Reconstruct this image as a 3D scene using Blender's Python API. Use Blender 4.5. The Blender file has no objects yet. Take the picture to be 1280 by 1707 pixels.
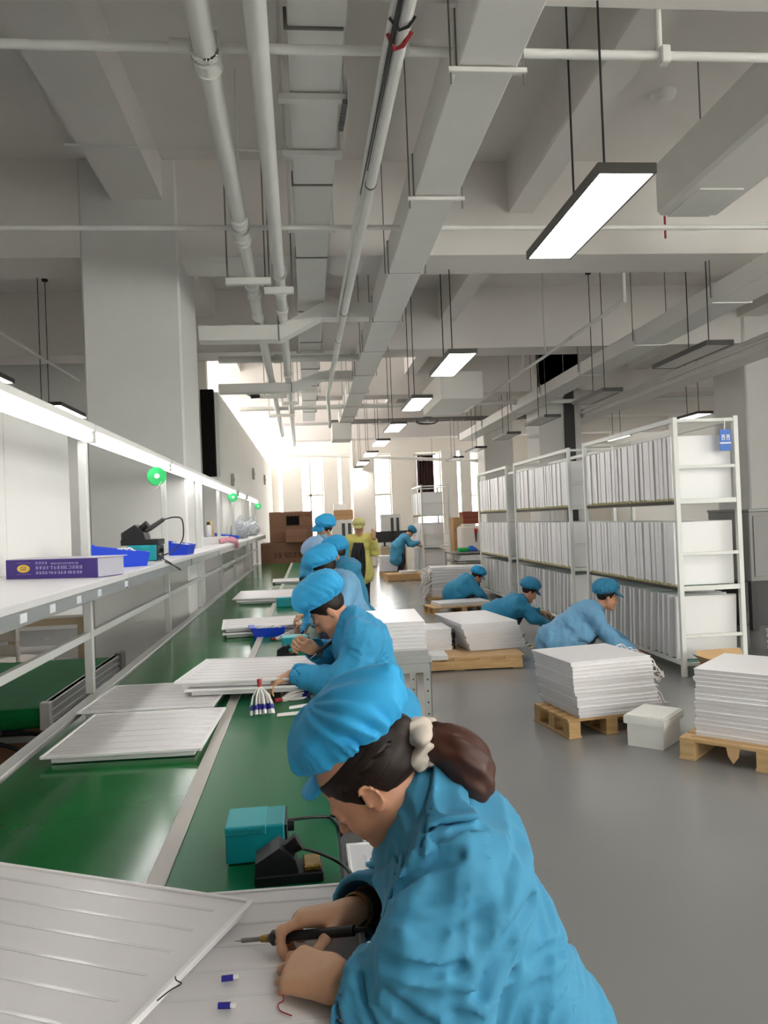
import bpy, bmesh, math, random
import numpy as np
from mathutils import Vector, Matrix

random.seed(7)
SC = bpy.context.scene
COL = SC.collection

# ------------------------------------------------------------------ camera
FPX, CAM_H = 1300.0, 1.58
YAW, PITCH, ROLL = (math.radians(v) for v in (5.5, 0.55, -2.25))
_f = np.array([math.sin(YAW)*math.cos(PITCH), math.cos(YAW)*math.cos(PITCH), math.sin(PITCH)])
_r = np.array([math.cos(YAW), -math.sin(YAW), 0.0])
_u = np.cross(_r, _f)
CR = math.cos(ROLL)*_r + math.sin(ROLL)*_u
CU = -math.sin(ROLL)*_r + math.cos(ROLL)*_u
CF = _f
cam_data = bpy.data.cameras.new('camera')
cam_data.sensor_fit = 'HORIZONTAL'
cam_data.sensor_width = 36.0
cam_data.lens = FPX/1280.0*36.0
cam_data.clip_start = 0.05
cam_data.clip_end = 200
cam = bpy.data.objects.new('camera', cam_data)
COL.objects.link(cam)
cam.matrix_world = Matrix(((CR[0], CU[0], -CF[0], 0), (CR[1], CU[1], -CF[1], 0), (CR[2], CU[2], -CF[2], CAM_H), (0, 0, 0, 1)))
SC.camera = cam

# ------------------------------------------------------------------ sky and exposure
world = bpy.data.worlds.new('daylight')
SC.world = world
world.use_nodes = True
wb = world.node_tree.nodes['Background']
wb.inputs['Color'].default_value = (1.0, 0.955, 0.92, 1)
wb.inputs['Strength'].default_value = 8.0
SC.view_settings.view_transform = 'Standard'
SC.view_settings.look = 'None'
SC.view_settings.gamma = 1.0
SC.view_settings.exposure = 0.94
SC.view_settings.use_curve_mapping = False
LAMP_W = 11.0      # radiance of the pendant diffusers
TUBE_W = 7.0      # radiance of the bench tubes

# ------------------------------------------------------------------ pixel -> place
def ray(px, py):
    return (px-640.0)/FPX*CR - (py-853.5)/FPX*CU + CF
CAMP = np.array([0.0, 0.0, CAM_H])
def atZ(px, py, z):
    d = ray(px, py); return Vector(CAMP + d*(z-CAM_H)/d[2])
def atY(px, py, y):
    d = ray(px, py); return Vector(CAMP + d*y/d[1])
def atX(px, py, x):
    d = ray(px, py); return Vector(CAMP + d*x/d[0])

# ------------------------------------------------------------------ materials
def lin(c):
    return tuple(((v/12.92) if v <= 0.04045 else ((v+0.055)/1.055)**2.4) for v in c)
def rgb(r, g, b):
    return lin((r/255, g/255, b/255))
MATS = {}
def mat(name, col, rough=0.6, metal=0.0, noise=0.0, nscale=8.0, bump=0.0, bscale=60.0, coat=0.0, spec=0.5, emit=0.0, sss=0.0, rnoise=0.0, trans=0.0, alpha=1.0, stretch=None):
    m = bpy.data.materials.new(name); m.use_nodes = True
    nt = m.node_tree; N = nt.nodes; L = nt.links
    b = N['Principled BSDF']
    b.inputs['Base Color'].default_value = (*col, 1)
    b.inputs['Roughness'].default_value = rough
    b.inputs['Metallic'].default_value = metal
    b.inputs['Specular IOR Level'].default_value = spec
    if coat: b.inputs['Coat Weight'].default_value = coat; b.inputs['Coat Roughness'].default_value = 0.12
    if trans: b.inputs['Transmission Weight'].default_value = trans
    if alpha < 1: b.inputs['Alpha'].default_value = alpha
    if sss:
        b.inputs['Subsurface Weight'].default_value = sss
        b.inputs['Subsurface Radius'].default_value = (0.012, 0.005, 0.003)
        b.inputs['Subsurface Scale'].default_value = 0.6
    if emit:
        b.inputs['Emission Color'].default_value = (*col, 1)
        b.inputs['Emission Strength'].default_value = emit
    tc = None
    if noise or bump or rnoise:
        tc = N.new('ShaderNodeTexCoord'); src = tc.outputs['Object']
        if stretch:
            mp = N.new('ShaderNodeMapping'); mp.inputs['Scale'].default_value = stretch
            L.new(src, mp.inputs['Vector']); src = mp.outputs['Vector']
    if noise or rnoise:
        n = N.new('ShaderNodeTexNoise'); n.inputs['Scale'].default_value = nscale; n.inputs['Detail'].default_value = 5
        L.new(src, n.inputs['Vector'])
    if noise:
        cr = N.new('ShaderNodeValToRGB')
        cr.color_ramp.elements[0].position = 0.25; cr.color_ramp.elements[1].position = 0.75
        cr.color_ramp.elements[0].color = (*[max(0, c*(1-noise)) for c in col], 1)
        cr.color_ramp.elements[1].color = (*[min(1, c*(1+noise)) for c in col], 1)
        L.new(n.outputs['Fac'], cr.inputs['Fac']); L.new(cr.outputs['Color'], b.inputs['Base Color'])
    if rnoise:
        mr = N.new('ShaderNodeMapRange')
        mr.inputs['To Min'].default_value = max(0.02, rough-rnoise); mr.inputs['To Max'].default_value = min(1, rough+rnoise)
        L.new(n.outputs['Fac'], mr.inputs['Value']); L.new(mr.outputs['Result'], b.inputs['Roughness'])
    if bump:
        n2 = N.new('ShaderNodeTexNoise'); n2.inputs['Scale'].default_value = bscale; n2.inputs['Detail'].default_value = 3
        L.new(src, n2.inputs['Vector'])
        bp = N.new('ShaderNodeBump'); bp.inputs['Strength'].default_value = bump; bp.inputs['Distance'].default_value = 0.004
        L.new(n2.outputs['Fac'], bp.inputs['Height']); L.new(bp.outputs['Normal'], b.inputs['Normal'])
    MATS[name] = m
    return m
def wood_mat(name, c1, c2, scale=3.0):
    m = mat(name, c1, 0.65)
    nt = m.node_tree; N = nt.nodes; L = nt.links; b = N['Principled BSDF']
    tc = N.new('ShaderNodeTexCoord'); mp = N.new('ShaderNodeMapping'); mp.inputs['Scale'].default_value = (2, 14, 14)
    n = N.new('ShaderNodeTexNoise'); n.inputs['Scale'].default_value = scale; n.inputs['Detail'].default_value = 6
    cr = N.new('ShaderNodeValToRGB'); cr.color_ramp.elements[0].color = (*c1, 1); cr.color_ramp.elements[1].color = (*c2, 1)
    cr.color_ramp.elements[0].position = 0.3; cr.color_ramp.elements[1].position = 0.7
    L.new(tc.outputs['Object'], mp.inputs['Vector']); L.new(mp.outputs['Vector'], n.inputs['Vector'])
    L.new(n.outputs['Fac'], cr.inputs['Fac']); L.new(cr.outputs['Color'], b.inputs['Base Color'])
    return m
def cloth_mat(name, col, dark=0.9):
    """woven anti-static cloth: fine grid weave, soft sheen"""
    m = mat(name, col, 0.75, noise=0.06, nscale=9)
    nt = m.node_tree; N = nt.nodes; L = nt.links; b = N['Principled BSDF']
    tc = N.new('ShaderNodeTexCoord')
    b.inputs['Sheen Weight'].default_value = 0.08
    b.inputs['Sheen Roughness'].default_value = 0.4
    w = N.new('ShaderNodeTexWave'); w.inputs['Scale'].default_value = 130; w.bands_direction = 'DIAGONAL'
    L.new(tc.outputs['Object'], w.inputs['Vector'])
    n2 = N.new('ShaderNodeTexNoise'); n2.inputs['Scale'].default_value = 22; n2.inputs['Detail'].default_value = 5
    L.new(tc.outputs['Object'], n2.inputs['Vector'])
    ad = N.new('ShaderNodeMath'); ad.operation = 'MULTIPLY_ADD'; ad.inputs[1].default_value = 0.05
    L.new(w.outputs['Fac'], ad.inputs[0]); L.new(n2.outputs['Fac'], ad.inputs[2])
    bp = N.new('ShaderNodeBump'); bp.inputs['Strength'].default_value = 0.35; bp.inputs['Distance'].default_value = 0.004
    L.new(ad.outputs[0], bp.inputs['Height']); L.new(bp.outputs['Normal'], b.inputs['Normal'])
    return m
M = MATS
mat('ceiling', rgb(234, 229, 224), 0.85, noise=0.03, nscale=1.5)
mat('wall', rgb(228, 227, 222), 0.8, noise=0.02, nscale=2)
mat('backwall', rgb(230, 224, 216), 0.8, noise=0.02, nscale=2)
mat('column', rgb(226, 225, 221), 0.8, noise=0.02, nscale=3)
mat('pipe', rgb(226, 225, 220), 0.5, noise=0.03, nscale=6)
mat('duct', rgb(230, 228, 223), 0.55, noise=0.02, nscale=4)
mat('joint', rgb(120, 118, 112), 0.5)
mat('black', rgb(28, 27, 27), 0.45)
mat('lampframe', rgb(70, 68, 64), 0.4, metal=0.3)
mat('lamp', (1.0, 0.965, 0.945), 0.5, emit=LAMP_W)
mat('lampoff', rgb(196, 193, 186), 0.4)
mat('tube', (1.0, 0.975, 0.965), 0.5, emit=TUBE_W)
mat('darkrecess', rgb(24, 21, 20), 0.9, spec=0.1)
mat('alu', rgb(176, 177, 176), 0.38, metal=0.55, noise=0.03, nscale=20)
mat('alulight', rgb(205, 206, 202), 0.45, metal=0.15)
mat('steelgrey', rgb(158, 160, 156), 0.5, metal=0.1)
mat('belt', rgb(6, 102, 44), 0.16, noise=0.1, nscale=3, rnoise=0.05, spec=0.2)
mat('mat', rgb(12, 104, 64), 0.33, noise=0.06, nscale=4, rnoise=0.04, spec=0.25)
mat('beltold', rgb(14, 108, 56), 0.65, noise=0.12, nscale=5, spec=0.1)
mat('divider', rgb(196, 192, 186), 0.5)
mat('shelfboard', rgb(222, 220, 220), 0.35)
mat('panel', rgb(232, 230, 230), 0.3, noise=0.01)
mat('panelgloss', rgb(224, 221, 221), 0.34, spec=0.35)
mat('ledstrip', rgb(228, 226, 226), 0.2)
mat('panelframe', rgb(236, 235, 234), 0.35)
mat('rackwhite', rgb(222, 224, 218), 0.45)
mat('combdark', rgb(52, 44, 34), 0.6)
mat('combyellow', rgb(196, 190, 140), 0.6)
mat('glassgreen', rgb(60, 140, 115), 0.15)
wood_mat('pallet', rgb(204, 170, 118), rgb(182, 144, 94))
wood_mat('palletpale', rgb(210, 180, 132), rgb(192, 158, 108))
mat('cardboard', rgb(176, 140, 100), 0.8, noise=0.06, nscale=6)
mat('carton', rgb(126, 92, 70), 0.8, noise=0.06, nscale=6)
mat('cartonprint', rgb(82, 48, 36), 0.8)
mat('kraft', rgb(196, 162, 118), 0.85, noise=0.05)
mat('foam', rgb(236, 236, 230), 0.7, bump=0.25, bscale=160)
mat('teal', rgb(14, 150, 160), 0.38, noise=0.03)
mat('tealtop', rgb(40, 168, 178), 0.38)
mat('blackplastic', rgb(24, 24, 26), 0.4)
mat('brass', rgb(150, 120, 60), 0.35, metal=0.8, noise=0.3, nscale=120, bump=0.8, bscale=200)
mat('bluebin', rgb(30, 72, 214), 0.35)
mat('purplebox', rgb(58, 34, 122), 0.4)
mat('purpleside', rgb(190, 188, 200), 0.5)
mat('gold', rgb(226, 190, 70), 0.4)
mat('boxprint', rgb(170, 160, 205), 0.5)
mat('greenspool', rgb(20, 178, 92), 0.35)
mat('white', rgb(235, 234, 230), 0.5)
mat('wire', rgb(228, 224, 220), 0.5)
mat('wirered', rgb(160, 36, 44), 0.5)
mat('wireblue', rgb(44, 38, 150), 0.45)
mat('cable', rgb(20, 20, 22), 0.4)
mat('skin', rgb(206, 150, 118), 0.5, sss=0.12, noise=0.05, nscale=18)
mat('skinhand', rgb(204, 158, 124), 0.5, sss=0.12, noise=0.05, nscale=25)
mat('lip', rgb(176, 100, 92), 0.45)
mat('eye', rgb(40, 28, 24), 0.3)
mat('hair', rgb(34, 22, 17), 0.5, spec=0.3)
mat('hairbrown', rgb(70, 38, 25), 0.42, spec=0.4)
mat('hairlight', rgb(112, 64, 40), 0.4, spec=0.4)
cloth_mat('coatblue', rgb(62, 144, 182))
cloth_mat('coatteal', rgb(42, 134, 172))
cloth_mat('coatbright', rgb(44, 150, 198))
cloth_mat('coatpale', rgb(110, 164, 200))
cloth_mat('capblue', rgb(44, 164, 220))
cloth_mat('capteal', rgb(46, 132, 170))
cloth_mat('cappale', rgb(146, 178, 214))
cloth_mat('coatyellow', rgb(224, 216, 122))
cloth_mat('capyellow', rgb(212, 206, 138))
mat('mask', rgb(150, 196, 214), 0.8)
mat('trouser', rgb(36, 38, 52), 0.8)
mat('shoe', rgb(206, 198, 186), 0.6)
mat('shirt', rgb(196, 180, 190), 0.8)
mat('button', rgb(232, 230, 226), 0.3)
mat('scrunchie', rgb(206, 194, 180), 0.8, noise=0.08, nscale=40)
mat('bracelet', rgb(120, 92, 52), 0.3, metal=0.7)
mat('cuff', rgb(66, 58, 46), 0.8)
mat('curtain', rgb(58, 36, 34), 0.85)
mat('cabinet', rgb(206, 206, 202), 0.5)
mat('darkglass', rgb(46, 52, 50), 0.15)
mat('greymachine', rgb(150, 149, 146), 0.6)
mat('screen', rgb(34, 30, 32), 0.3)
mat('deskwood', rgb(196, 178, 146), 0.6)
mat('blue', rgb(36, 92, 190), 0.5)
mat('labelblue', rgb(58, 112, 196), 0.5)
mat('labelwhite', rgb(226, 230, 236), 0.5)
mat('red', rgb(190, 40, 44), 0.5)
mat('tapeyellow', rgb(196, 190, 110), 0.6)
mat('chairplastic', rgb(220, 212, 202), 0.45)
mat('brick', rgb(140, 72, 52), 0.8)
mat('bottle', rgb(216, 214, 220), 0.35)
mat('bottletan', rgb(190, 164, 116), 0.4)
mat('plasticbag', rgb(206, 214, 220), 0.2, alpha=0.75)
mat('pink', rgb(214, 150, 160), 0.6)
mat('windowframe', rgb(190, 186, 178), 0.5)
mat('windowleaf', rgb(226, 222, 216), 0.6)
mat('stool', rgb(60, 66, 84), 0.5)

def floor_mat():
    m = mat('floor', rgb(128, 128, 126), 0.28)
    nt = m.node_tree; N = nt.nodes; L = nt.links; b = N['Principled BSDF']
    tc = N.new('ShaderNodeTexCoord')
    n = N.new('ShaderNodeTexNoise'); n.inputs['Scale'].default_value = 0.9; n.inputs['Detail'].default_value = 6
    n.inputs['Roughness'].default_value = 0.6
    cr = N.new('ShaderNodeValToRGB')
    cr.color_ramp.elements[0].position = 0.05; cr.color_ramp.elements[1].position = 0.95
    cr.color_ramp.elements[0].color = (*rgb(126, 127, 126), 1); cr.color_ramp.elements[1].color = (*rgb(136, 135, 132), 1)
    L.new(tc.outputs['Object'], n.inputs['Vector']); L.new(n.outputs['Fac'], cr.inputs['Fac']); L.new(cr.outputs['Color'], b.inputs['Base Color'])
    n2 = N.new('ShaderNodeTexNoise'); n2.inputs['Scale'].default_value = 1.2; n2.inputs['Detail'].default_value = 2
    mr = N.new('ShaderNodeMapRange'); mr.inputs['To Min'].default_value = 0.2; mr.inputs['To Max'].default_value = 0.262
    L.new(tc.outputs['Object'], n2.inputs['Vector']); L.new(n2.outputs['Fac'], mr.inputs['Value']); L.new(mr.outputs['Result'], b.inputs['Roughness'])
floor_mat()
def glass_mat():
    m = bpy.data.materials.new('windowglass'); m.use_nodes = True
    nt = m.node_tree; N = nt.nodes; L = nt.links
    N.remove(N['Principled BSDF'])
    t = N.new('ShaderNodeBsdfTransparent'); t.inputs['Color'].default_value = (0.94, 0.96, 0.95, 1)
    g = N.new('ShaderNodeBsdfGlossy'); g.inputs['Roughness'].default_value = 0.03
    mx = N.new('ShaderNodeMixShader'); mx.inputs[0].default_value = 0.07
    L.new(t.outputs[0], mx.inputs[1]); L.new(g.outputs[0], mx.inputs[2]); L.new(mx.outputs[0], N['Material Output'].inputs['Surface'])
    MATS['windowglass'] = m
glass_mat()

# ------------------------------------------------------------------ object helpers
WM = {}     # world matrices of parents, kept by hand
def tag(o, label=None, cat=None, group=None, kind=None):
    if label: o['label'] = label
    if cat: o['category'] = cat
    if group: o['group'] = group
    if kind: o['kind'] = kind
    return o
def wmat(o):
    return WM.get(o.name, Matrix.Identity(4))
def thing(name, label, cat, loc=(0, 0, 0), rz=0.0, group=None):
    o = bpy.data.objects.new(name, None); COL.objects.link(o)
    o.empty_display_size = 0.1
    o.location = loc; o.rotation_euler = (0, 0, rz)
    WM[o.name] = Matrix.Translation(Vector(loc)) @ Matrix.Rotation(rz, 4, 'Z')
    return tag(o, label, cat, group)
def link_mesh(name, me, parent=None, loc=None, rot=None):
    o = bpy.data.objects.new(name, me); COL.objects.link(o)
    if loc is not None: o.location = loc
    if rot is not None: o.rotation_euler = rot
    mw = Matrix.LocRotScale(o.location, o.rotation_euler, None)
    if parent is not None:
        o.parent = parent; mw = wmat(parent) @ mw
    WM[o.name] = mw
    return o
def copy_tree(src, loc=None, rz=None, parent=None, label=None, group=None):
    c = src.copy(); COL.objects.link(c)
    if parent is not None: c.parent = parent
    if loc is not None: c.location = loc
    if rz is not None: c.rotation_euler = (c.rotation_euler[0], c.rotation_euler[1], rz) if not isinstance(rz, tuple) else rz
    WM[c.name] = (wmat(parent) if parent is not None else Matrix.Identity(4)) @ Matrix.LocRotScale(c.location, c.rotation_euler, c.scale)
    if label: c['label'] = label
    if group: c['group'] = group
    for ch in list(src.children):
        copy_tree(ch, parent=c)
    return c

class MB:
    """collects shapes in one mesh; world coordinates unless built with local=True"""
    def __init__(s): s.v = []; s.f = []; s.m = []; s.cur = 0; s.sm = []
    def slot(s, i): s.cur = i; return s
    def add(s, vs, fs, smooth=False):
        b = len(s.v); s.v += [tuple(v) for v in vs]
        for f in fs: s.f.append(tuple(b+i for i in f)); s.m.append(s.cur); s.sm.append(smooth)
        return s
    def box(s, lo, hi, ch=0.0, mtx=None):
        x0, y0, z0 = lo; x1, y1, z1 = hi
        if ch <= 0:
            vs = [(x, y, z) for x in (x0, x1) for y in (y0, y1) for z in (z0, z1)]
            fs = [(0, 1, 3, 2), (4, 6, 7, 5), (0, 4, 5, 1), (2, 3, 7, 6), (0, 2, 6, 4), (1, 5, 7, 3)]
        else:
            c = min(ch, (x1-x0)*.45, (y1-y0)*.45, (z1-z0)*.45)
            vs = []; idx = {}
            X, Y, Z = (x0, x1), (y0, y1), (z0, z1)
            for i in (0, 1):
                for j in (0, 1):
                    for k in (0, 1):
                        sx, sy, sz = (1, -1)[i], (1, -1)[j], (1, -1)[k]
                        for a in range(3):
                            p = [X[i]+sx*c, Y[j]+sy*c, Z[k]+sz*c]
                            p[a] = (X, Y, Z)[a][(i, j, k)[a]]
                            idx[(i, j, k, a)] = len(vs); vs.append(tuple(p))
            fs = []
            for a in range(3):
                b_, c_ = (a+1) % 3, (a+2) % 3
                for e in (0, 1):
                    q = []
                    for (p_, q_) in ((0, 0), (1, 0), (1, 1), (0, 1)):
                        t = [0, 0, 0]; t[a] = e; t[b_] = p_; t[c_] = q_
                        q.append(idx[(*t, a)])
                    fs.append(tuple(q) if e else tuple(reversed(q)))
            for a in range(3):          # edges along axis a
                b_, c_ = (a+1) % 3, (a+2) % 3
                for p_ in (0, 1):
                    for q_ in (0, 1):
                        t0 = [0, 0, 0]; t0[b_] = p_; t0[c_] = q_; t1 = list(t0); t1[a] = 1
                        q = [idx[(*t0, b_)], idx[(*t1, b_)], idx[(*t1, c_)], idx[(*t0, c_)]]
                        fs.append(tuple(reversed(q)) if (p_ == q_) else tuple(q))
            for i in (0, 1):
                for j in (0, 1):
                    for k in (0, 1):
                        q = [idx[(i, j, k, 0)], idx[(i, j, k, 1)], idx[(i, j, k, 2)]]
                        fs.append(tuple(q) if (i+j+k) % 2 else tuple(reversed(q)))
        if mtx is not None: vs = [tuple(mtx @ Vector(v)) for v in vs]
        return s.add(vs, fs)
    def cyl(s, p0, p1, r0, r1=None, n=12, caps=True, smooth=True):
        r1 = r0 if r1 is None else r1
        p0 = Vector(p0); p1 = Vector(p1); d = (p1-p0).normalized()
        a = d.orthogonal().normalized(); b = d.cross(a)
        vs = []
        for p, r in ((p0, r0), (p1, r1)):
            for i in range(n):
                t = 2*math.pi*i/n
                vs.append(p + a*(r*math.cos(t)) + b*(r*math.sin(t)))
        fs = [(i, (i+1) % n, n+(i+1) % n, n+i) for i in range(n)]
        s.add(vs, fs, smooth)
        if caps: s.add(vs[:n], [tuple(reversed(range(n)))]); s.add(vs[n:], [tuple(range(n))])
        return s
    def tube(s, pts, r, n=8, caps=True):
        P = [Vector(p) for p in pts]; m = len(P)
        R = r if isinstance(r, (list, tuple)) else [r]*m
        vs = []; up = None
        for i, p in enumerate(P):
            d = (P[min(i+1, m-1)]-P[max(i-1, 0)]).normalized()
            if up is None: up = d.orthogonal().normalized()
            up = (up - d*up.dot(d)); up = up.normalized() if up.length > 1e-6 else d.orthogonal().normalized()
            b = d.cross(up)
            for k in range(n):
                t = 2*math.pi*k/n
                vs.append(p + up*(R[i]*math.cos(t)) + b*(R[i]*math.sin(t)))
        fs = [(i*n+k, i*n+(k+1) % n, (i+1)*n+(k+1) % n, (i+1)*n+k) for i in range(m-1) for k in range(n)]
        s.add(vs, fs, True)
        if caps: s.add(vs[:n], [tuple(reversed(range(n)))]); s.add(vs[-n:], [tuple(range(n))])
        return s
    def lathe(s, prof, c=(0, 0, 0), axis='Z', n=20):
        vs = []
        for (r, h) in prof:
            for k in range(n):
                t = 2*math.pi*k/n
                q = (r*math.cos(t), r*math.sin(t), h)
                if axis == 'Y': q = (q[0], q[2], q[1])
                if axis == 'X': q = (q[2], q[0], q[1])
                vs.append((q[0]+c[0], q[1]+c[1], q[2]+c[2]))
        m = len(prof)
        fs = [(i*n+k, i*n+(k+1) % n, (i+1)*n+(k+1) % n, (i+1)*n+k) for i in range(m-1) for k in range(n)]
        if axis == 'Y': fs = [tuple(reversed(f)) for f in fs]
        return s.add(vs, fs, True)
    def prism(s, poly, z0, z1, mtx=None):
        n = len(poly)
        vs = [(p[0], p[1], z0) for p in poly] + [(p[0], p[1], z1) for p in poly]
        fs = [tuple(reversed(range(n))), tuple(range(n, 2*n))] + [(i, (i+1) % n, n+(i+1) % n, n+i) for i in range(n)]
        if mtx is not None: vs = [tuple(mtx @ Vector(v)) for v in vs]
        return s.add(vs, fs)
    def quad(s, a, b, c, d): return s.add([a, b, c, d], [(0, 1, 2, 3)])
    def mesh(s, name, mats, inv=None):
        me = bpy.data.meshes.new(name)
        vs = s.v if inv is None else [tuple(inv @ Vector(v)) for v in s.v]
        me.from_pydata(vs, [], s.f)
        for m_ in (mats if isinstance(mats, (list, tuple)) else [mats]):
            me.materials.append(MATS[m_] if isinstance(m_, str) else m_)
        me.polygons.foreach_set('material_index', s.m)
        me.polygons.foreach_set('use_smooth', s.sm)
        me.update()
        return me
    def build(s, name, mats, parent=None, local=False):
        inv = None
        if parent is not None and not local: inv = wmat(parent).inverted()
        return link_mesh(name, s.mesh(name, mats, inv), parent)
def struct(name, mb, mats, label=None):
    o = mb.build(name, mats); o['kind'] = 'structure'
    if label: o['label'] = label
    return o
def rotm(loc, rx=0, ry=0, rz=0):
    return Matrix.Translation(Vector(loc)) @ Matrix.Rotation(rz, 4, 'Z') @ Matrix.Rotation(ry, 4, 'Y') @ Matrix.Rotation(rx, 4, 'X')
def spline(pts, n=8):
    """Catmull-Rom through pts"""
    P = [Vector(p) for p in pts]; P = [P[0]*2-P[1]] + P + [P[-1]*2-P[-2]]
    out = []
    for i in range(1, len(P)-2):
        a, b, c, d = P[i-1], P[i], P[i+1], P[i+2]
        for k in range(n):
            t = k/n
            out.append(0.5*((2*b) + (c-a)*t + (2*a-5*b+4*c-d)*t*t + (3*b-a-3*c+d)*t**3))
    out.append(P[-2]); return out
# ================================================================== the setting
SLAB = 5.15
BACK = 30.0
b = MB().box((-9, -6, -0.2), (12, BACK+0.3, 0)); struct('floor', b, 'floor', 'grey glossy epoxy factory floor')
b = MB().box((-9, -6, SLAB), (12, BACK+0.3, SLAB+0.2)); ceil = struct('ceiling', b, 'ceiling', 'pale concrete ceiling slab')
beam_y = [-5.25, -0.95, 3.3, 7.68, 11.95, 16.3, 20.6, 24.9]
n_trim = [0]
def trim(lo, hi, m, label, ch=0.0):
    n_trim[0] += 1
    return struct('trim_%d' % n_trim[0], MB().box(lo, hi, ch), m, label)
for i, y in enumerate(beam_y):
    trim((-9, y, 4.2), (12, y+0.6, SLAB), 'ceiling', 'deep concrete cross beam under the ceiling')
yb = [(-4.65, -0.95), (-0.35, 3.3), (3.9, 7.68), (8.28, 11.95), (12.55, 16.3), (16.9, 20.6), (21.2, 24.9), (25.5, 30.0)]
for (y0, y1) in yb:
    trim((-1.77, y0, 4.75), (-1.29, y1, SLAB), 'ceiling', 'concrete ceiling beam running lengthwise on the left')
    trim((2.12, y0, 4.62), (2.37, y1, SLAB), 'ceiling', 'narrow concrete ceiling beam running lengthwise in the middle')
    trim((7.0, y0, 4.62), (7.4, y1, SLAB), 'ceiling', 'concrete ceiling beam running lengthwise on the right')
# walls
def wall_x_openings(name, x0, x1, y0, y1, z1, ops, m, label):
    """wall in a plane of constant y, with window openings (xa, xb, za, zb)"""
    w = MB(); x = x0
    for (xa, xb, za, zb) in sorted(ops):
        if xa > x: w.box((x, y0, 0), (xa, y1, z1))
        w.box((xa, y0, 0), (xb, y1, za)); w.box((xa, y0, zb), (xb, y1, z1)); x = xb
    w.box((x, y0, 0), (x1, y1, z1))
    return struct(name, w, m, label)
def bx(px): return atY(px, 800, BACK).x
win_px = [(464, 538), (540, 586), (623, 652), (694, 736), (737, 797), (812, 850)]
ops = [(bx(a), bx(b_), 0.75, 4.12) for a, b_ in win_px]
wall_x_openings('wall_back', -1.36, 12, BACK, BACK+0.3, SLAB, ops, 'backwall', 'cream far wall with tall windows')
added_rear_ops = [(4, 6.2, 0.9, 3.9), (7.5, 9.7, 0.9, 3.9)]  # unseen windows, added to let daylight in from behind the camera
wall_x_openings('wall_rear', -9, 12, -6.2, -6.0, SLAB, added_rear_ops, 'wall', 'white wall with added windows behind the camera')
added_side_ops = [(-5+4.25*i, -1.9+4.25*i, 0.9, 3.9) for i in range(2)]  # unseen side windows, added for more daylight from the right
w = MB(); yy = -6.0
for (ya, yb_, za, zb) in added_side_ops:
    w.box((12, yy, 0), (12.2, ya, SLAB)); w.box((12, ya, 0), (12.2, yb_, za)); w.box((12, ya, zb), (12.2, yb_, SLAB)); yy = yb_
w.box((12, yy, 0), (12.2, BACK+0.3, SLAB)); struct('wall_right', w, 'wall', 'white wall with added windows far to the right')
struct('wall_left', MB().box((-9.2, -6, 0), (-9, 13.4, SLAB)), 'wall', 'white side wall on the far left')
struct('wall_left_partition', MB().box((-9, 13.2, 0), (-1.62, 13.4, SLAB)), 'wall', 'pale grey partition wall behind the left work area')
struct('wall_left_stub', MB().box((-1.62, 12.36, 0), (-1.37, 12.5, 2.35)), 'wall', 'white wall stub under the black panel')
struct('wall_left_inner', MB().box((-1.62, 12.5, 0), (-1.36, BACK, 3.7)), 'wall', 'long pale wall beside the work bench')
trim((-1.62, 12.36, 2.35), (-1.42, 12.5, 3.72), 'darkrecess', 'black panel between the column and the pale wall')  # plain black box filling the strip beside the column
# window joinery
def window(n, xa, xb, za, zb, y, bars, fw=0.05):
    f = MB()
    for (p, q) in (((xa, za), (xa+fw, zb)), ((xb-fw, za), (xb, zb)), ((xa+fw, za), (xb-fw, za+fw)), ((xa+fw, zb-fw), (xb-fw, zb))):
        f.box((p[0], y, p[1]), (q[0], y+0.07, q[1]))
    o = struct('window_%d' % n, f, 'windowframe', 'tall window in the far wall' if y > 20 else 'added window behind the camera')
    for (kind, t) in bars:
        if kind == 'v': g = MB().box((t-0.035, y, za+fw), (t+0.035, y+0.07, zb-fw))
        else: g = MB().box((xa+fw, y, t-0.04), (xb-fw, y+0.07, t+0.04))
        g.build('glazing_bar', 'windowframe', o)
    MB().box((xa+fw, y+0.03, za+fw), (xb-fw, y+0.036, zb-fw)).build('pane', 'windowglass', o)
    return o
for i, (xa, xb, za, zb) in enumerate(ops):
    bars = [('h', 2.4)]
    if i == 0: bars = [('v', bx(517)), ('h', 2.62)]
    if i == 2: bars = [('h', 2.55)]
    window(i+1, xa, xb, za, zb, BACK+0.12, bars)
for i, (xa, xb, za, zb) in enumerate(added_rear_ops):
    window(7+i, xa, xb, za, zb, -6.14, [('v', (xa+xb)/2), ('h', 2.9)])
# added side windows (right wall): frames and panes
for i, (ya, yb_, za, zb) in enumerate(added_side_ops):
    f = MB()
    for (p, q) in (((ya, za), (ya+.05, zb)), ((yb_-.05, za), (yb_, zb)), ((ya+.05, za), (yb_-.05, za+.05)), ((ya+.05, zb-.05), (yb_-.05, zb)), (((ya+yb_)/2-.03, za+.05), ((ya+yb_)/2+.03, zb-.05))):
        f.box((12.06, p[0], p[1]), (12.13, q[0], q[1]))
    o = struct('window_%d' % (11+i), f, 'windowframe', 'added window in the right side wall')
    MB().box((12.09, ya+.05, za+.05), (12.096, yb_-.05, zb-.05)).build('pane', 'windowglass', o)
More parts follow.
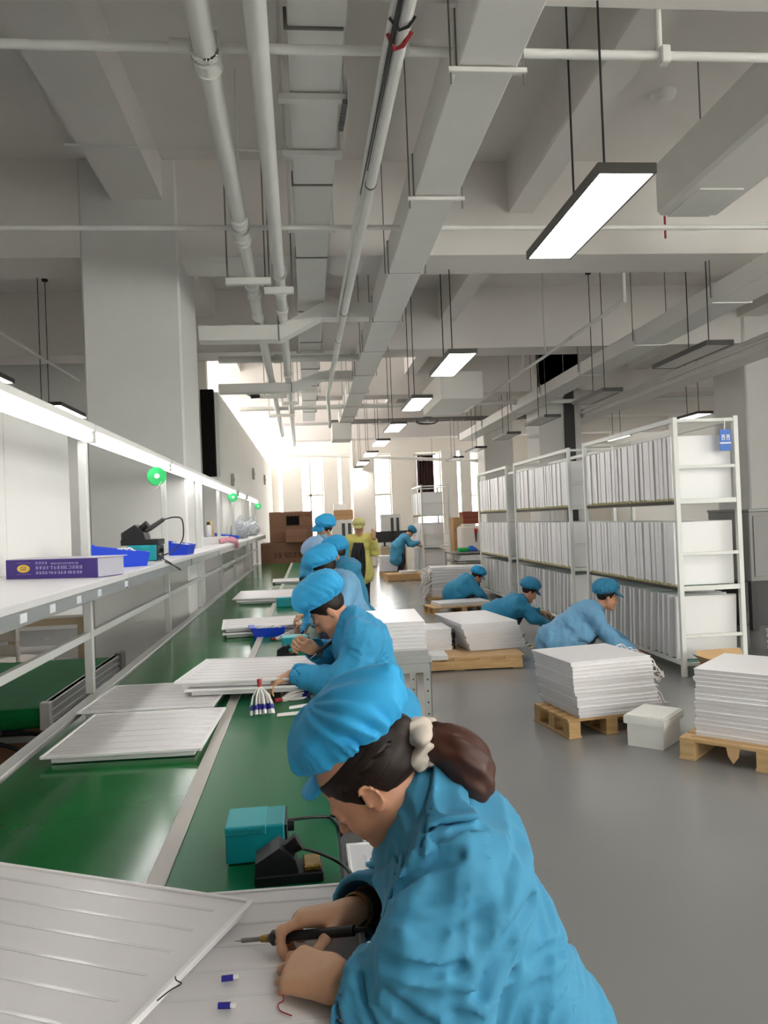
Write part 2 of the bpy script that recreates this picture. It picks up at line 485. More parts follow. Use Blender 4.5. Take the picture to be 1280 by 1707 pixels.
# columns
struct('wall_column_1', MB().box((-2.08, 7.65, 0), (-1.16, 8.75, SLAB), 0.02), 'column', 'big square white column left of the work bench')
cx = atY(1243, 650, 11.9).x
struct('wall_column_2', MB().box((cx, 11.9, 0), (cx+1.1, 12.9, SLAB), 0.02), 'column', 'big white column at the right edge behind the racks')
c0 = atY(897, 700, 16.3).x
struct('wall_column_3', MB().box((c0, 16.3, 0), (c0+0.95, 17.2, SLAB), 0.02), 'column', 'white column with a dark strip behind the racks')
trim((atY(941, 700, 16.25).x, 16.22, 1.0), (atY(957, 700, 16.25).x, 16.3, 4.35), 'black', 'dark cable cover strip down the column behind the racks')
c0, c1 = atY(807, 760, 22).x, atY(856, 760, 22).x
struct('wall_column_4', MB().box((c0, 22, 0), (c1, 22.9, SLAB), 0.02), 'column', 'grey column farther back on the right')
c0, c1 = atY(588, 800, 26.5).x, atY(624, 800, 26.5).x
struct('wall_column_5', MB().box((c0, 26.5, 0), (c1, 27.1, SLAB), 0.02), 'backwall', 'cream column before the far windows')
# recess boxes along the pale wall (small grey switch boxes)
for (px, py, h, w_) in ((386, 800, .22, 'nearest'), (421, 790, .28, 'second'), (440, 800, .3, 'farthest')):
    p = atX(px, py, -1.355)
    o = thing('switch_box', 'small grey switch box on the pale wall beside the bench, %s of three' % w_, 'switch box', p, group='switch boxes on the pale wall')
    MB().box((p.x, p.y-.06, p.z-h/2), (p.x+.05, p.y+.06, p.z+h/2), .006).build('box_body', 'steelgrey', o)
    MB().box((p.x+.05, p.y-.03, p.z-.03), (p.x+.058, p.y+.03, p.z+.03)).build('switch', 'joint', o)

# ------------------------------------------------------------------ blinds and curtain at the far windows
def blind(a, b_, ztop=4.2, zbot=0.6, m='windowleaf', lab='white roller blind over a far window', nm='roller_blind', grp='roller blinds on the far windows'):
    xa, xb = atY(a, 800, BACK-.1).x, atY(b_, 800, BACK-.1).x
    o = thing(nm, lab, 'blind', ((xa+xb)/2, BACK-.05, zbot), group=grp)
    MB().box((xa, BACK-.055, zbot), (xb, BACK-.045, ztop-.06)).build('blind_cloth', m, o)
    MB().cyl((xa-.02, BACK-.046, ztop-.03), (xb+.02, BACK-.046, ztop-.03), .045).build('roller', 'white', o)
    MB().cyl((xa, BACK-.05, zbot), (xb, BACK-.05, zbot), .015).build('bottom_bar', 'white', o)
    return o
blind(470, 503, lab='white roller blind at the left end of the far wall')
blind(539, 564, lab='white roller blind above the cardboard boxes on the cabinet')
blind(569, 584, lab='narrow white roller blind left of the cream column')
blind(737, 763, lab='white roller blind right of the dark brown curtain')
blind(768, 786, lab='white roller blind above the stacked cartons at right')
xa, xb = atY(696, 800, BACK-.15).x, atY(724, 800, BACK-.15).x
cur = thing('curtain', 'dark brown hanging curtain on the far window', 'curtain', ((xa+xb)/2, BACK-.15, 1.7))
vs = []; nn = 40
for z in (1.9, 4.0):
    for k in range(nn+1):
        t = k/nn
        vs.append((xa+(xb-xa)*t, BACK-.1+.05*math.sin(t*38), z))
cb = MB().add(vs, [(k, k+1, nn+2+k, nn+1+k) for k in range(nn)], True)
cb.add([(v[0], v[1]+.02, v[2]) for v in vs], [(nn+1+k, nn+2+k, k+1, k) for k in range(nn)], True)
cb.build('curtain_cloth', 'curtain', cur)
MB().box((xa-.1, BACK-.09, 4.0), (xb+.1, BACK, 4.06)).build('curtain_rod', 'alu', cur)

# ================================================================== pipes and ducts
def top_at(x, y):
    if any(q-.02 <= y <= q+.62 for q in beam_y): return 4.2
    if -1.79 <= x <= -1.27: return 4.75
    if 2.1 <= x <= 2.39 or 6.98 <= x <= 7.42: return 4.62
    return SLAB
def lerp(a, b_, t): return a+(b_-a)*t
def pipe_run(name, label, pts, r, m='pipe', couplings=(), cm='pipe', cat='pipe', group=None, smooth_n=1):
    o = thing(name, label, cat, pts[0], group=group)
    P = spline(pts, smooth_n) if smooth_n > 1 else pts
    MB().tube(P, r, 16).build('pipe_run', m, o)
    a, e = Vector(pts[0]), Vector(pts[-1])
    for t in couplings:
        p = a.lerp(e, t); d = (e-a).normalized()
        c = MB().cyl(p-d*.05, p+d*.05, r*1.22, n=16)
        c.cyl(p-d*.052, p-d*.046, r*1.34, n=16); c.cyl(p+d*.046, p+d*.052, r*1.34, n=16)
        c.build('coupling', cm, o)
    return o
p1 = pipe_run('water_pipe', 'thick white water pipe with couplings, leftmost under the ceiling', [(-.385, 1.2, 3.9), (-.62, 20.6, 3.9)], .057, couplings=(.14, .245, .265, .33, .345, .385, .6))
p2 = pipe_run('water_pipe', 'smooth thick white water pipe beside the flat duct', [(-.13, 1.2, 3.88), (-.35, 23, 3.88)], .052, couplings=(.3, .33, .5))
# clamps round the first pipe with hanging rods
def hanger(o, x, y, z, r, top=None):
    top = top_at(x, y)
    h = MB()
    for k in range(12):
        a0, a1 = math.pi*k/12+math.pi, math.pi*(k+1)/12+math.pi
        h.box((x+r*math.cos(a0)-.006, y-.015, z+r*math.sin(a0)-.006), (x+r*math.cos(a1)+.006, y+.015, z+r*math.sin(a1)+.006))
    h.box((x-r-.006, y-.012, z), (x-r+.004, y+.012, z+r+.02)); h.box((x+r-.004, y-.012, z), (x+r+.006, y+.012, z+r+.02))
    h.box((x-r-.006, y-.012, z+r+.015), (x+r+.006, y+.012, z+r+.03))
    h.cyl((x, y, z+r+.02), (x, y, top), .006, n=6)
    return h.build('hanger', 'pipe', o)
for y in (3.82, 6.14, 9.4, 14): hanger(p1, lerp(-.385, -.62, (y-1.2)/19.4), y, 3.9, .066)
for y in (7.2, 9.6, 13.5): hanger(p2, lerp(-.13, -.35, (y-1.2)/21.8), y, 3.88, .06)
# trapeze brackets hanging under the pipes
for k, (xa, xb, y, z) in enumerate(((-.66, -.26, 7.05, 3.76), (-.34, -.06, 7.4, 3.78), (-.7, -.3, 13.6, 3.78), (-.42, -.1, 14.4, 3.78), (-.74, -.2, 16.0, 3.78))):
    o = thing('pipe_bracket', 'white trapeze bracket under %s' % ('the leftmost water pipe, nearest', 'the second water pipe, nearest', 'the leftmost water pipe beyond the branch ducts', 'the second water pipe beyond the branch ducts', 'both water pipes at the far end')[k], 'bracket', ((xa+xb)/2, y, z), group='trapeze brackets under the water pipes')
    MB().box((xa, y-.03, z-.03), (xb, y+.03, z+.03), .004).build('crossbar', 'pipe', o)
    for x in (xa+.015, xb-.015): MB().cyl((x, y, z), (x, y, top_at(x, y)), .007, n=6).build('rod', 'joint', o)
# sprinkler cross pipes
pipe_run('sprinkler_pipe', 'white sprinkler pipe crossing the whole ceiling, nearest the camera', [(-9, 3.9, 3.97), (-.6, 3.9, 3.95), (9, 3.86, 3.93)], .024, couplings=(.19, .47, .53))
pipe_run('sprinkler_pipe', 'white sprinkler pipe crossing in front of the left column and the deep beam', [(-9, 6.22, 3.95), (11, 6.28, 3.93)], .02, couplings=(.3, .5, .56))
pipe_run('conduit', 'thin white conduit crossing under the left ceiling beam', [(-1.8, 6.3, 4.62), (.02, 6.35, 4.6)], .011, cat='pipe')
pipe_run('sprinkler_pipe', 'white sprinkler pipe crossing before the second deep beam', [(-1.2, 11.3, 3.95), (.9, 11.3, 3.95)], .05, couplings=(.4,))
pipe_run('sprinkler_pipe', 'white pipe crossing the hall farther back under the beams', [(-1.3, 15.8, 3.9), (10, 15.8, 3.9)], .045, couplings=(.2, .5))
pipe_run('sprinkler_pipe', 'white pipe across the far end above the windows', [(atY(465, 757, 28).x, 28, atY(465, 757, 28).z), (atY(800, 768, 28).x, 28, atY(800, 768, 28).z)], .06, couplings=(.3, .7))
for (px, y) in ((1075, 3.84),):
    o = thing('pipe_hanger', 'white hanger rod with clamp on the nearest sprinkler pipe', 'hanger', (2.02, 3.87, 3.93))
    MB().cyl((1.93, 3.92, 3.95), (1.93, 3.92, SLAB), .016).build('rod', 'pipe', o)
    MB().box((1.905, 3.84, 3.89), (1.955, 3.9, 3.98), .006).build('clamp', 'pipe', o)
o = bpy.data.objects['sprinkler_pipe.004']
for px in (490, 600, 720): q = atY(px, 760, 28); MB().cyl(q, (q.x, 28, SLAB), .008, n=6).build('rod', 'joint', o)
# lengthwise sprinkler branch on the right and its droppers
sp = pipe_run('sprinkler_branch', 'thin white sprinkler branch pipe slanting away above the right lamps', [(3.57, 8.3, 3.9), (3.54, 17, 3.9)], .022, couplings=(.2, .5))
MB().tube([(3.57, 8.32, 3.9), (3.57, 8.32, 4.6)], .022, 10).build('dropper', 'pipe', sp)
for y in (11.2, 12.4): MB().cyl((3.56, y, 3.9), (3.56, y, top_at(3.56, y)), .014, n=8).build('dropper', 'pipe', sp)
pipe_run('sprinkler_branch', 'thin white sprinkler branch pipe high at far right', [(5.9, 9.2, 3.7), (5.9, 20, 3.7)], .022)
pipe_run('conduit', 'thin white conduit hanging in the left bay', [(-3.6, 9.0, 4.0), (-3.45, 12.4, 3.9)], .02)
# flat duct between the pipes
fd = thing('flat_duct', 'flat white duct with hanger bars, between the water pipes and the cable conduit', 'duct', (.12, 1, 4.09))
jy = [1.0, 2.7, 3.95, 5.8, 7.4, 9.3, 10.9, 12.8, 14.4, 16.1, 17.8, 19.4]
for k in range(len(jy)-1):
    y0, y1 = jy[k], jy[k+1]-.012
    f0, f1 = (y0-3.45)/17.3, (y1-3.45)/17.3
    xl = lerp(-.016, -.084, (f0+f1)/2); xr = lerp(.282, .23, (f0+f1)/2)
    MB().box((xl, y0, 4.09), (xr, y1, 4.185), .006).build('duct_section', 'duct', fd)
for k in range(1, len(jy)-1):
    MB().box((-.035, jy[k]-.014, 4.082), (.27, jy[k]+.004, 4.19)).build('seam', 'joint', fd)
for y in (4.55, 5.25, 6.6, 11.4, 14.8):
    h = MB().box((-.09, y-.025, 4.035), (.32, y+.025, 4.08), .005)
    for x in (-.07, .3): h.cyl((x, y, 4.05), (x, y, top_at(x, y)), .007, n=6)
    h.build('hanger_bar', 'pipe', fd)
lad = thing('cable_ladder', 'short perforated grey bracket beside the flat duct', 'bracket', (.3, 4.7, 3.97))
for k in range(9): MB().box((.285, 4.5+.06*k, 4.0+.012*k), (.315, 4.53+.06*k, 4.03+.012*k)).build('rung', 'joint', lad)
MB().box((.315, 4.48, 3.99), (.322, 5.06, 4.15)).build('rail', 'pipe', lad)
# cable conduit with black cable and red tie
co = thing('cable_conduit', 'white cable conduit with black cables and a red tie, slanting down the ceiling', 'conduit', (.53, 1.5, 3.87))
cpts = [(.545, 1.6, 3.88), (.52, 4, 3.88), (.47, 9, 3.88), (.42, 14.2, 3.86), (.47, 15.2, 3.72), (.5, 16.2, 3.55)]
MB().tube(cpts[:4], .037, 12).build('pipe_run', 'pipe', co)
MB().tube(spline(cpts[3:], 5), .034, 12).build('elbow', 'pipe', co)
MB().tube([(x-.06, y, z+.01) for x, y, z in cpts[:3]], .017, 8).build('side_tube', 'pipe', co)
MB().tube([(.50, 1.6, 3.845), (.505, 2.6, 3.84), (.47, 3.7, 3.835), (.455, 4.6, 3.845), (.44, 5.4, 3.85)], [.014, .013, .009, .005, .004], 6).build('black_cable', 'cable', co)
MB().tube([(.53, 1.6, 3.84), (.49, 3.4, 3.838), (.46, 5.0, 3.84)], .004, 6).build('black_cable', 'cable', co)
MB().tube([(.565, 3.6, 3.86), (.53, 3.66, 3.83), (.49, 3.68, 3.825), (.455, 3.62, 3.86)], .011, 6).build('red_tie', 'wirered', co)
MB().tube([(.57, 3.5, 3.87), (.54, 3.52, 3.835), (.5, 3.54, 3.83), (.45, 3.5, 3.86)], .008, 6).build('black_tie', 'cable', co)
for y in (5.3, 8.6, 9.9, 11.8):
    x = lerp(.52, .47, (y-4)/5)
    MB().cyl((x, y-.01, 3.88), (x, y+.01, 3.88), .041, n=14).build('strap', 'joint', co)
# big ventilation duct
bd = thing('ventilation_duct', 'wide white ventilation duct in flanged sections running down the middle', 'duct', (.97, 1, 3.85))
fy = [.6, 2.25, 3.88, 5.45, 7.15, 8.9, 10.5, 12.2, 13.9, 15.5, 17.0, 18.5]
for k in range(len(fy)-1):
    t = ((fy[k]+fy[k+1])/2-4)/15
    xl, xr = lerp(.83, .775, t), lerp(1.135, 1.085, t)
    MB().box((xl, fy[k]+.006, 3.85), (xr, fy[k+1]-.006, 4.15), .006).build('duct_section', 'duct', bd)
for k, y in enumerate(fy[1:-1]):
    t = (y-4)/15
    xl, xr = lerp(.83, .775, t), lerp(1.135, 1.085, t)
    MB().box((xl-.012, y-.012, 3.842), (xr+.012, y+.012, 4.158)).build('flange', 'duct', bd)
    MB().box((xl-.004, y-.016, 3.846), (xr+.004, y-.0125, 4.154)).build('seam', 'joint', bd)
    if k < 3:
        MB().box((xl-.05, y-.05, 3.815), (xr+.05, y-.015, 3.84), .003).build('hanger_bar', 'duct', bd)
    for x in (xl-.035, xr+.035): MB().cyl((x, y-.032, 3.76 if k < 3 else 3.84), (x, y-.032, top_at(x, y-.032)), .005, n=6).build('rod', 'joint', bd)
MB().box((.6, 17.9, 3.45), (1.05, 18.6, 3.845), .01).build('end_box', 'duct', bd)
# cross ducts dipping under the pipes
def cross_duct(y, xl, zl, zr, xa, xb, xr, h, d, label):
    o = thing('branch_duct', label, 'duct', (xl, y, zl), group='branch ducts')
    prof = [(xl, zl), (xa, zl), (xb, zr), (xr, zr)]
    for k in range(3):
        (x0, z0), (x1, z1) = prof[k], prof[k+1]
        vs = [(x0, y, z0), (x1, y, z1), (x1, y, z1+h), (x0, y, z0+h), (x0, y+d, z0), (x1, y+d, z1), (x1, y+d, z1+h), (x0, y+d, z0+h)]
        MB().add(vs, [(0, 1, 2, 3), (5, 4, 7, 6), (4, 5, 1, 0), (3, 2, 6, 7), (1, 5, 6, 2), (4, 0, 3, 7)]).build('duct_section', 'duct', o)
    MB().cyl((xa-.02, y-.01, zl-.02), (xa-.02, y-.01, top_at(xa, y)), .008, n=6).build('rod', 'joint', o)
    return o
cross_duct(8.85, -1.15, 3.66, 3.9, -.24, .22, .815, .165, .22, 'white branch duct dipping under the pipes, nearer the camera')
cross_duct(12.62, -1.36, 3.705, 3.88, -.18, .3, .795, .14, .22, 'white branch duct dipping under the pipes, above the black panel')
# right hand duct and box
rd = thing('side_duct', 'long white duct running away above the racks at right', 'duct', (4.55, 6, 3.75))
ry = [6.0, 7.9, 9.9, 12.0, 14.1, 16.2, 19, 22]
for k in range(len(ry)-1):
    MB().box((4.37, ry[k]+.005, 3.75), (4.78, ry[k+1]-.005, 3.95), .008).build('duct_section', 'duct', rd)
    MB().box((4.35, ry[k+1]-.012, 3.74), (4.80, ry[k+1]+.012, 3.96)).build('flange', 'duct', rd)
    for x in (4.34, 4.81): MB().cyl((x, ry[k+1], 3.8), (x, ry[k+1], top_at(x, ry[k+1])), .006, n=6).build('rod', 'joint', rd)
rd2 = thing('side_duct', 'second white duct farther right behind the first one', 'duct', (6.1, 9, 3.6))
for k in range(4):
    MB().box((5.95, 9+2.4*k, 3.6), (6.35, 11.39+2.4*k, 3.8), .008).build('duct_section', 'duct', rd2)
ab = thing('air_box', 'broad white air box hanging at upper right', 'duct', (3.5, 5, 4.2))
MB().box((3.2, 3.92, 4.2), (3.78, 6.7, 4.68), .03).build('casing', 'duct', ab)
MB().box((3.3, 6.1, 4.19), (3.68, 6.68, 4.2)).build('hatch', 'pipe', ab)
for y in (4.4, 5.9): MB().cyl((3.22, y, 4.5), (3.22, y, SLAB), .006, n=6).build('rod', 'joint', ab)
o = pipe_run('conduit', 'thin white conduit with a red stub below the air box', [(2.92, 6.72, 4.1), (3.55, 6.75, 4.1), (4.6, 6.8, 4.2)], .012)
MB().cyl((3.3, 6.74, 4.02), (3.3, 6.74, 4.22), .01, n=8).build('stub', 'wirered', o)
sd = thing('smoke_detector', 'round white smoke detector on the ceiling at upper right', 'smoke detector', (3.17, 6.4, SLAB))
MB().lathe([(0, -.075), (.05, -.075), (.06, -.06), (.062, -.04)], (3.17, 6.4, SLAB)).build('sensor_head', 'white', sd)
MB().lathe([(.062, -.045), (.1, -.035), (.11, -.01), (.11, 0)], (3.17, 6.4, SLAB)).build('base', 'white', sd)
cm = thing('security_camera', 'small black security camera on the white arm beside the branch duct', 'camera', (-1.0, 14, 3.5))
p = atY(418, 660, 14)
MB().cyl(p, p+Vector((.16, .0, -.01)), .05, .035).build('camera_body', 'black', cm)
MB().tube([p+Vector((0, 0, 0)), p+Vector((-.15, .1, .1))], .02).build('arm', 'black', cm)
MB().cyl(p+Vector((.16, 0, -.01)), p+Vector((.6, .05, 0)), .05).build('bracket', 'pipe', cm)
# cable tray far back
ct = thing('cable_tray', 'dark cable tray crossing the hall above the far lamps', 'cable tray', (2, 18.9, 3.75))
MB().box((.6, 18.9, 3.98), (7, 18.95, 4.04)).build('rail', 'joint', ct)
MB().box((.6, 19.25, 3.98), (7, 19.3, 4.04)).build('rail', 'joint', ct)
for x_ in (1.2, 4, 6.6): MB().cyl((x_, 19.1, 4.0), (x_, 19.1, SLAB), .008, n=6).build('rod', 'joint', ct)
for k in range(22): MB().box((.6+.3*k, 18.95, 3.99), (.64+.3*k, 19.25, 4.01)).build('rung', 'joint', ct)
co2 = thing('cable_coil', 'dark coil of cable hanging on the cable tray', 'cable', (3.1, 19.1, 3.62))
MB().tube([(3.0+.28*math.cos(t*.5), 19.1+.1*math.sin(t*.7), 3.98+.08*math.sin(t*.5)) for t in range(40)], .012, 6).build('coil', 'cable', co2)
cbx = thing('ceiling_box', 'big white square air box above the middle lamps', 'duct', (2.8, 14, 3.9))
MB().box((2.35, 13.3, 3.62), (3.1, 15.4, 4.1), .01).build('casing', 'duct', cbx)

# ================================================================== pendant lamps
def lamp_proto(lit):
    o = thing('pendant_lamp', 'x', 'lamp')
    L_, W_ = 1.32, .31
    f = MB()
    f.box((0, 0, 0), (W_, L_, .008)); 
    for lo, hi in (((0, 0, -.045), (.013, L_, 0)), ((W_-.013, 0, -.045), (W_, L_, 0)), ((.013, 0, -.045), (W_-.013, .013, 0)), ((.013, L_-.013, -.045), (W_-.013, L_, 0))):
        f.box(lo, hi)
    f.build('frame', 'lampframe' if lit else 'black', o, local=True)
    MB().box((.013, .013, -.04), (W_-.013, L_-.013, -.02)).build('diffuser', 'lamp' if lit else 'lampoff', o, local=True)
    for (x, y) in ((.045, .03), (.02, .42)):
        MB().cyl((x, y, .008), (x, y, SLAB-3.345), .006, n=6).build('suspension_wire', 'black', o, local=True)
        MB().lathe([(.006, -.03), (.04, -.028), (.045, 0)], (x, y, SLAB-3.345), n=12).build('canopy', 'black', o, local=True)
    return o
lit0, off0 = lamp_proto(True), lamp_proto(False)
used = {True: False, False: False}
def lamp(x, y, lit, label, group, z=3.345):
    src = lit0 if lit else off0
    if not used[lit]:
        used[lit] = True; o = src; o.location = (x, y, z); o['label'] = label; o['group'] = group
        WM[o.name] = Matrix.Translation(Vector((x, y, z)))
    else:
        o = copy_tree(src, (x, y, z), label=label, group=group)
    return o
ordn = ['nearest', 'second', 'third', 'fourth', 'fifth', 'sixth', 'seventh', 'eighth']
G1 = 'lit pendant lamps of the middle row'
for k, y in enumerate((3.82, 8.1, 11.08, 14.05, 16.95, 19.9, 22.9, 25.6)):
    lamp(1.53, y, True, 'lit rectangular pendant lamp, %s of the middle row' % ordn[k], G1)
for k, y in enumerate((-4.8, -.4)):  # unseen lamps added behind the camera to light the near end
    lamp(1.53, y, True, 'added lit rectangular pendant lamp continuing the middle row behind the camera', G1)
G2 = 'unlit pendant lamps of the right row'
for k, y in enumerate((7.9, 10.85, 13.63, 16.3, 19.5, 22.5)):
    lamp(4.27, y, False, 'unlit dark-framed pendant lamp, %s of the row above the racks' % ordn[k], G2)
for y in (-4.5, -.5, 3.6): lamp(4.27, y, True, 'added lit pendant lamp of the right row outside the view', 'added right row lamps beside the camera')  # added lit lamps out of view; the visible part of this row is off
for k, y in enumerate((13.75, 17.4, 21)): lamp(7.2, y, True, 'lit pendant lamp glimpsed over the rack tops, %s of the far right row' % ordn[k], 'lit lamps of the far right row')
for y in (1.5, 6): lamp(7.2, y, True, 'added lit pendant lamp of the far right row beside the camera', 'added far right row lamps beside the camera')  # unseen lamps added beside the camera for light from the right
lamp(-3.6, 10.94, True, 'lit pendant lamp left of the big column, the farther one', 'lit lamps in the left bay')
lamp(-3.6, 7.95, True, 'lit pendant lamp cut by the left picture edge', 'lit lamps in the left bay')
# ================================================================== assembly bench
BZ = 0.75
bench = thing('assembly_bench', 'long green-topped assembly bench with a pale divider strip', 'workbench', (-.5, 8, 0))
BY0, BY1 = .55, 16.4
MB().box((-1.06, BY0, .70), (-.412, BY1, BZ-.004)).build('belt', 'belt', bench)
MB().box((-.366, BY0, .70), (.043, BY1, BZ), .003).build('mat_top', 'mat', bench)
for k in range(4): MB().box((-.412, BY0+3.96*k, .69), (-.366, BY0+3.96*k+3.95, BZ+.004), .002).build('divider_strip', 'divider', bench)
MB().box((-1.135, BY0, .66), (-1.075, BY1, BZ+.006), .003).build('side_rail', 'alulight', bench)
MB().box((-1.075, BY0, .68), (-1.06, BY1, BZ-.02)).build('side_gap', 'black', bench)
MB().box((.043, BY0, .64), (.05, BY1, BZ-.002)).build('edge_band', 'blackplastic', bench)
MB().box((-1.06, BY0, .62), (.03, BY1, .70)).build('under_tray', 'steelgrey', bench)
for y in (.7, 3.1, 5.5, 7.9, 10.3, 12.7, 15.3):
    for x in (-1.1, -.02): MB().box((x-.025, y-.025, 0), (x+.025, y+.025, .62), .003).build('leg', 'alulight', bench)
    MB().box((-1.08, y-.02, .2), (-.04, y+.02, .24)).build('cross_rail', 'alulight', bench)

# ------------------------------------------------------------------ upper frame: posts, shelf, rails
fr = thing('bench_shelf', 'grey metal upper frame with a long white shelf along the bench', 'shelf', (-1.3, 8, BZ))
posts = [2.05, 4.1, 6.3, 8.15, 10.0, 11.9, 13.7, 15.4, 16.9]
SZ = 1.36
for y in posts:
    MB().box((-1.158, y-.018, BZ+.007), (-1.115, y+.018, 2.085), .003).build('post', 'alulight', fr)
    xb = -1.5 if y < 12 else -1.34
    MB().box((xb, y-.018, SZ-.075), (-1.158, y+.018, SZ-.031)).build('bracket', 'alu', fr)
    MB().box((-1.115, y-.018, SZ-.075), (-.96, y+.018, SZ-.031)).build('bracket', 'alu', fr)
for k in range(len(posts)-1):
    xb = -1.5 if posts[k+1] < 12.3 else -1.34
    if posts[k] < 3: xb = -1.62
    MB().box((xb, posts[k], SZ-.03), (-.93, posts[k+1]-.004, SZ), .003).build('shelf_board', 'shelfboard', fr)
    MB().box((-.96, posts[k]+.03, SZ-.082), (-.938, posts[k+1]-.03, SZ-.031), .002).build('shelf_rail', 'alu', fr)
    MB().box((-1.152, posts[k]+.02, 1.035), (-1.122, posts[k+1]-.02, 1.07), .002).build('lower_rail', 'alulight', fr)
MB().box((-1.62, 4.1, SZ-.03), (-1.5, 5.45, SZ), .003).build('shelf_extension', 'shelfboard', fr)
for k in range(3): MB().box((-1.62, 2.06+1.13*k, SZ), (-1.6, 2.06+1.13*k+1.12, 2.27), .002).build('back_panel', 'wall', fr)
for (px, py) in ((38, 1003), (87, 1000), (131, 987), (165, 972), (210, 967)):
    q = atX(px, py, -.938)
    MB().box((-.9385, q.y-.03, SZ-.07), (-.9365, q.y+.03, SZ-.04)).build('label_holder', 'labelwhite', fr)
# LED batten lights over the bench
y = .1; k = 0
lens = [(2.06, 4.09), (4.11, 6.28), (6.32, 8.13), (8.17, 9.98), (10.02, 11.88), (12.4, 13.6), (14.2, 16.8)]
nm = ['cut by the left picture edge', 'above the blue bins', 'right of the first green reel', 'past the column', 'above the second green reel', 'second from the far end', 'at the far end']
for (a, b_), w_ in zip(lens, nm):
    o = thing('led_batten', 'glowing white LED batten over the bench, %s' % w_, 'lamp', (-1.1, a, 2.0), group='LED battens over the bench')
    MB().box((-1.135, a, 2.085), (-1.065, b_, 2.125), .006).build('housing', 'white', o)
    MB().box((-1.13, a, 2.04), (-1.125, b_, 2.085)).build('reflector', 'white', o)
    MB().cyl((-1.1, a+.02, 2.055), (-1.1, b_-.02, 2.055), .026, n=12).build('tube', 'tube', o)
    for yy_ in (a, b_-.03): MB().box((-1.125, yy_, 2.03), (-1.075, yy_+.03, 2.085), .004).build('end_cap', 'white', o)
    for yy_ in (a+.06, b_-.06): MB().box((-1.145, yy_-.01, 2.085), (-1.135, yy_+.01, 2.12)).build('bracket', 'alu', o)
# solder reels hanging from the battens
for (px, py, lab) in ((261, 794, 'green solder reel hanging under the batten, nearest and biggest'), (388, 829, 'green solder reel hanging under the batten, the middle one'), (430, 844, 'green solder reel hanging under the batten, farthest and smallest')):
    q = atX(px, py, -1.07)
    o = thing('solder_reel', lab, 'reel', (q.x, q.y, q.z-.065), group='green solder reels')
    d = Vector((.25, -1, 0)).normalized()
    for s_ in (-1, 1): MB().cyl(q+d*(.028*s_-.004), q+d*(.028*s_+.004), .066, n=28).build('flange', 'greenspool', o)
    MB().cyl(q-d*.026, q+d*.026, .05, n=20).build('solder_wire', 'greenspool', o)
    MB().cyl(q+d*.032, q+d*.036, .018, n=16).build('hub', 'white', o)
    MB().tube([q, q+Vector((0, 0, .12)), Vector((-1.1, q.y, 2.04))], .003, 5).build('hook_wire', 'white', o)
    MB().tube(spline([q+Vector((.04, -.03, -.04)), q+Vector((.0, -.05, -.09)), q+Vector((-.06, -.03, -.115)), q+Vector((-.1, -.02, -.12))], 6), .002, 5).build('loose_end', 'white', o)

# ------------------------------------------------------------------ things on the shelf
def on_shelf(px, py): return atZ(px, py, SZ)
a, c_ = on_shelf(10, 966), on_shelf(163, 963)
pb = thing('purple_carton', 'flat purple printed carton with a yellow oval emblem on the shelf', 'box', ((a+c_)/2))
d = (c_-a); W_ = d.length; ang = math.atan2(d.y, d.x)
mx = rotm(a, rz=ang)
MB().box((0, 0, 0), (W_, .2, .093), .002, mx).build('box_body', 'purplebox', pb)
MB().box((0.002, .002, .0932), (W_+.02, .21, .0962), 0, mx).build('lid', 'purpleside', pb)
MB().box((W_+.0005, .003, .004), (W_+.003, .2, .091), 0, mx).build('end_flap', 'purpleside', pb)
def disc(cx_, cz, rx_, rz_, y0, y1, n=24):
    return [(cx_+rx_*math.cos(2*math.pi*i/n), cz+rz_*math.sin(2*math.pi*i/n)) for i in range(n)], y0, y1
def plate(poly, y0, y1, name, m, par, mx=mx):
    mm = mx @ Matrix(((1, 0, 0, 0), (0, 0, -1, 0), (0, 1, 0, 0), (0, 0, 0, 1)))
    n = len(poly)
    return MB().prism(poly, -y1, -y0, mm).build(name, m, par)
em = plate(disc(.105, .05, .037, .019, 0, 0)[0], -.0015, 0, 'emblem', 'gold', pb)
plate([(.065, .022), (.147, .022), (.147, .023), (.065, .023)], -.001, 0, 'emblem_frame', 'boxprint', pb)
plate([(.065, .077), (.147, .077), (.147, .078), (.065, .078)], -.001, 0, 'emblem_frame', 'boxprint', pb)
def text(txt, size, mtx, name, m, par, depth=.0004):
    cu = bpy.data.curves.new(name, 'FONT'); cu.body = txt; cu.size = size; cu.extrude = depth; cu.align_x = 'CENTER'; cu.align_y = 'CENTER'
    o = bpy.data.objects.new(name, cu); COL.objects.link(o)
    me = bpy.data.meshes.new_from_object(o); bpy.data.objects.remove(o); bpy.data.curves.remove(cu)
    me.materials.clear(); me.materials.append(MATS[m])
    inv = wmat(par).inverted() @ mtx
    me.transform(inv)
    return link_mesh(name, me, par)
face = mx @ Matrix(((1, 0, 0, 0), (0, 0, -1, 0), (0, 1, 0, 0), (0, 0, 0, 1)))
text('G3', .026, face @ Matrix.Translation((.105, .05, .002)), 'emblem_letters', 'purplebox', em)
def glyph_row(x0, x1, z, h, n, par, m='boxprint', name='print_row', seed=1, mx=face, dz=.001):
    """a row of small block characters, each made of a few strokes"""
    rnd = random.Random(seed); g = MB(); w_ = (x1-x0)/n
    for i in range(n):
        cx0 = x0+i*w_+w_*.1; cw = w_*.8
        for k in range(3):
            zz = z+h*(.05+.4*k)*(.9)
            if rnd.random() < .85: g.box((cx0, zz, 0), (cx0+cw*rnd.uniform(.6, 1), zz+h*.12, dz), 0, mx)
        for k in range(2):
            xx = cx0+cw*rnd.uniform(0, .85)
            g.box((xx, z, 0), (xx+cw*.14, z+h, dz), 0, mx)
    return g.build(name, m, par)
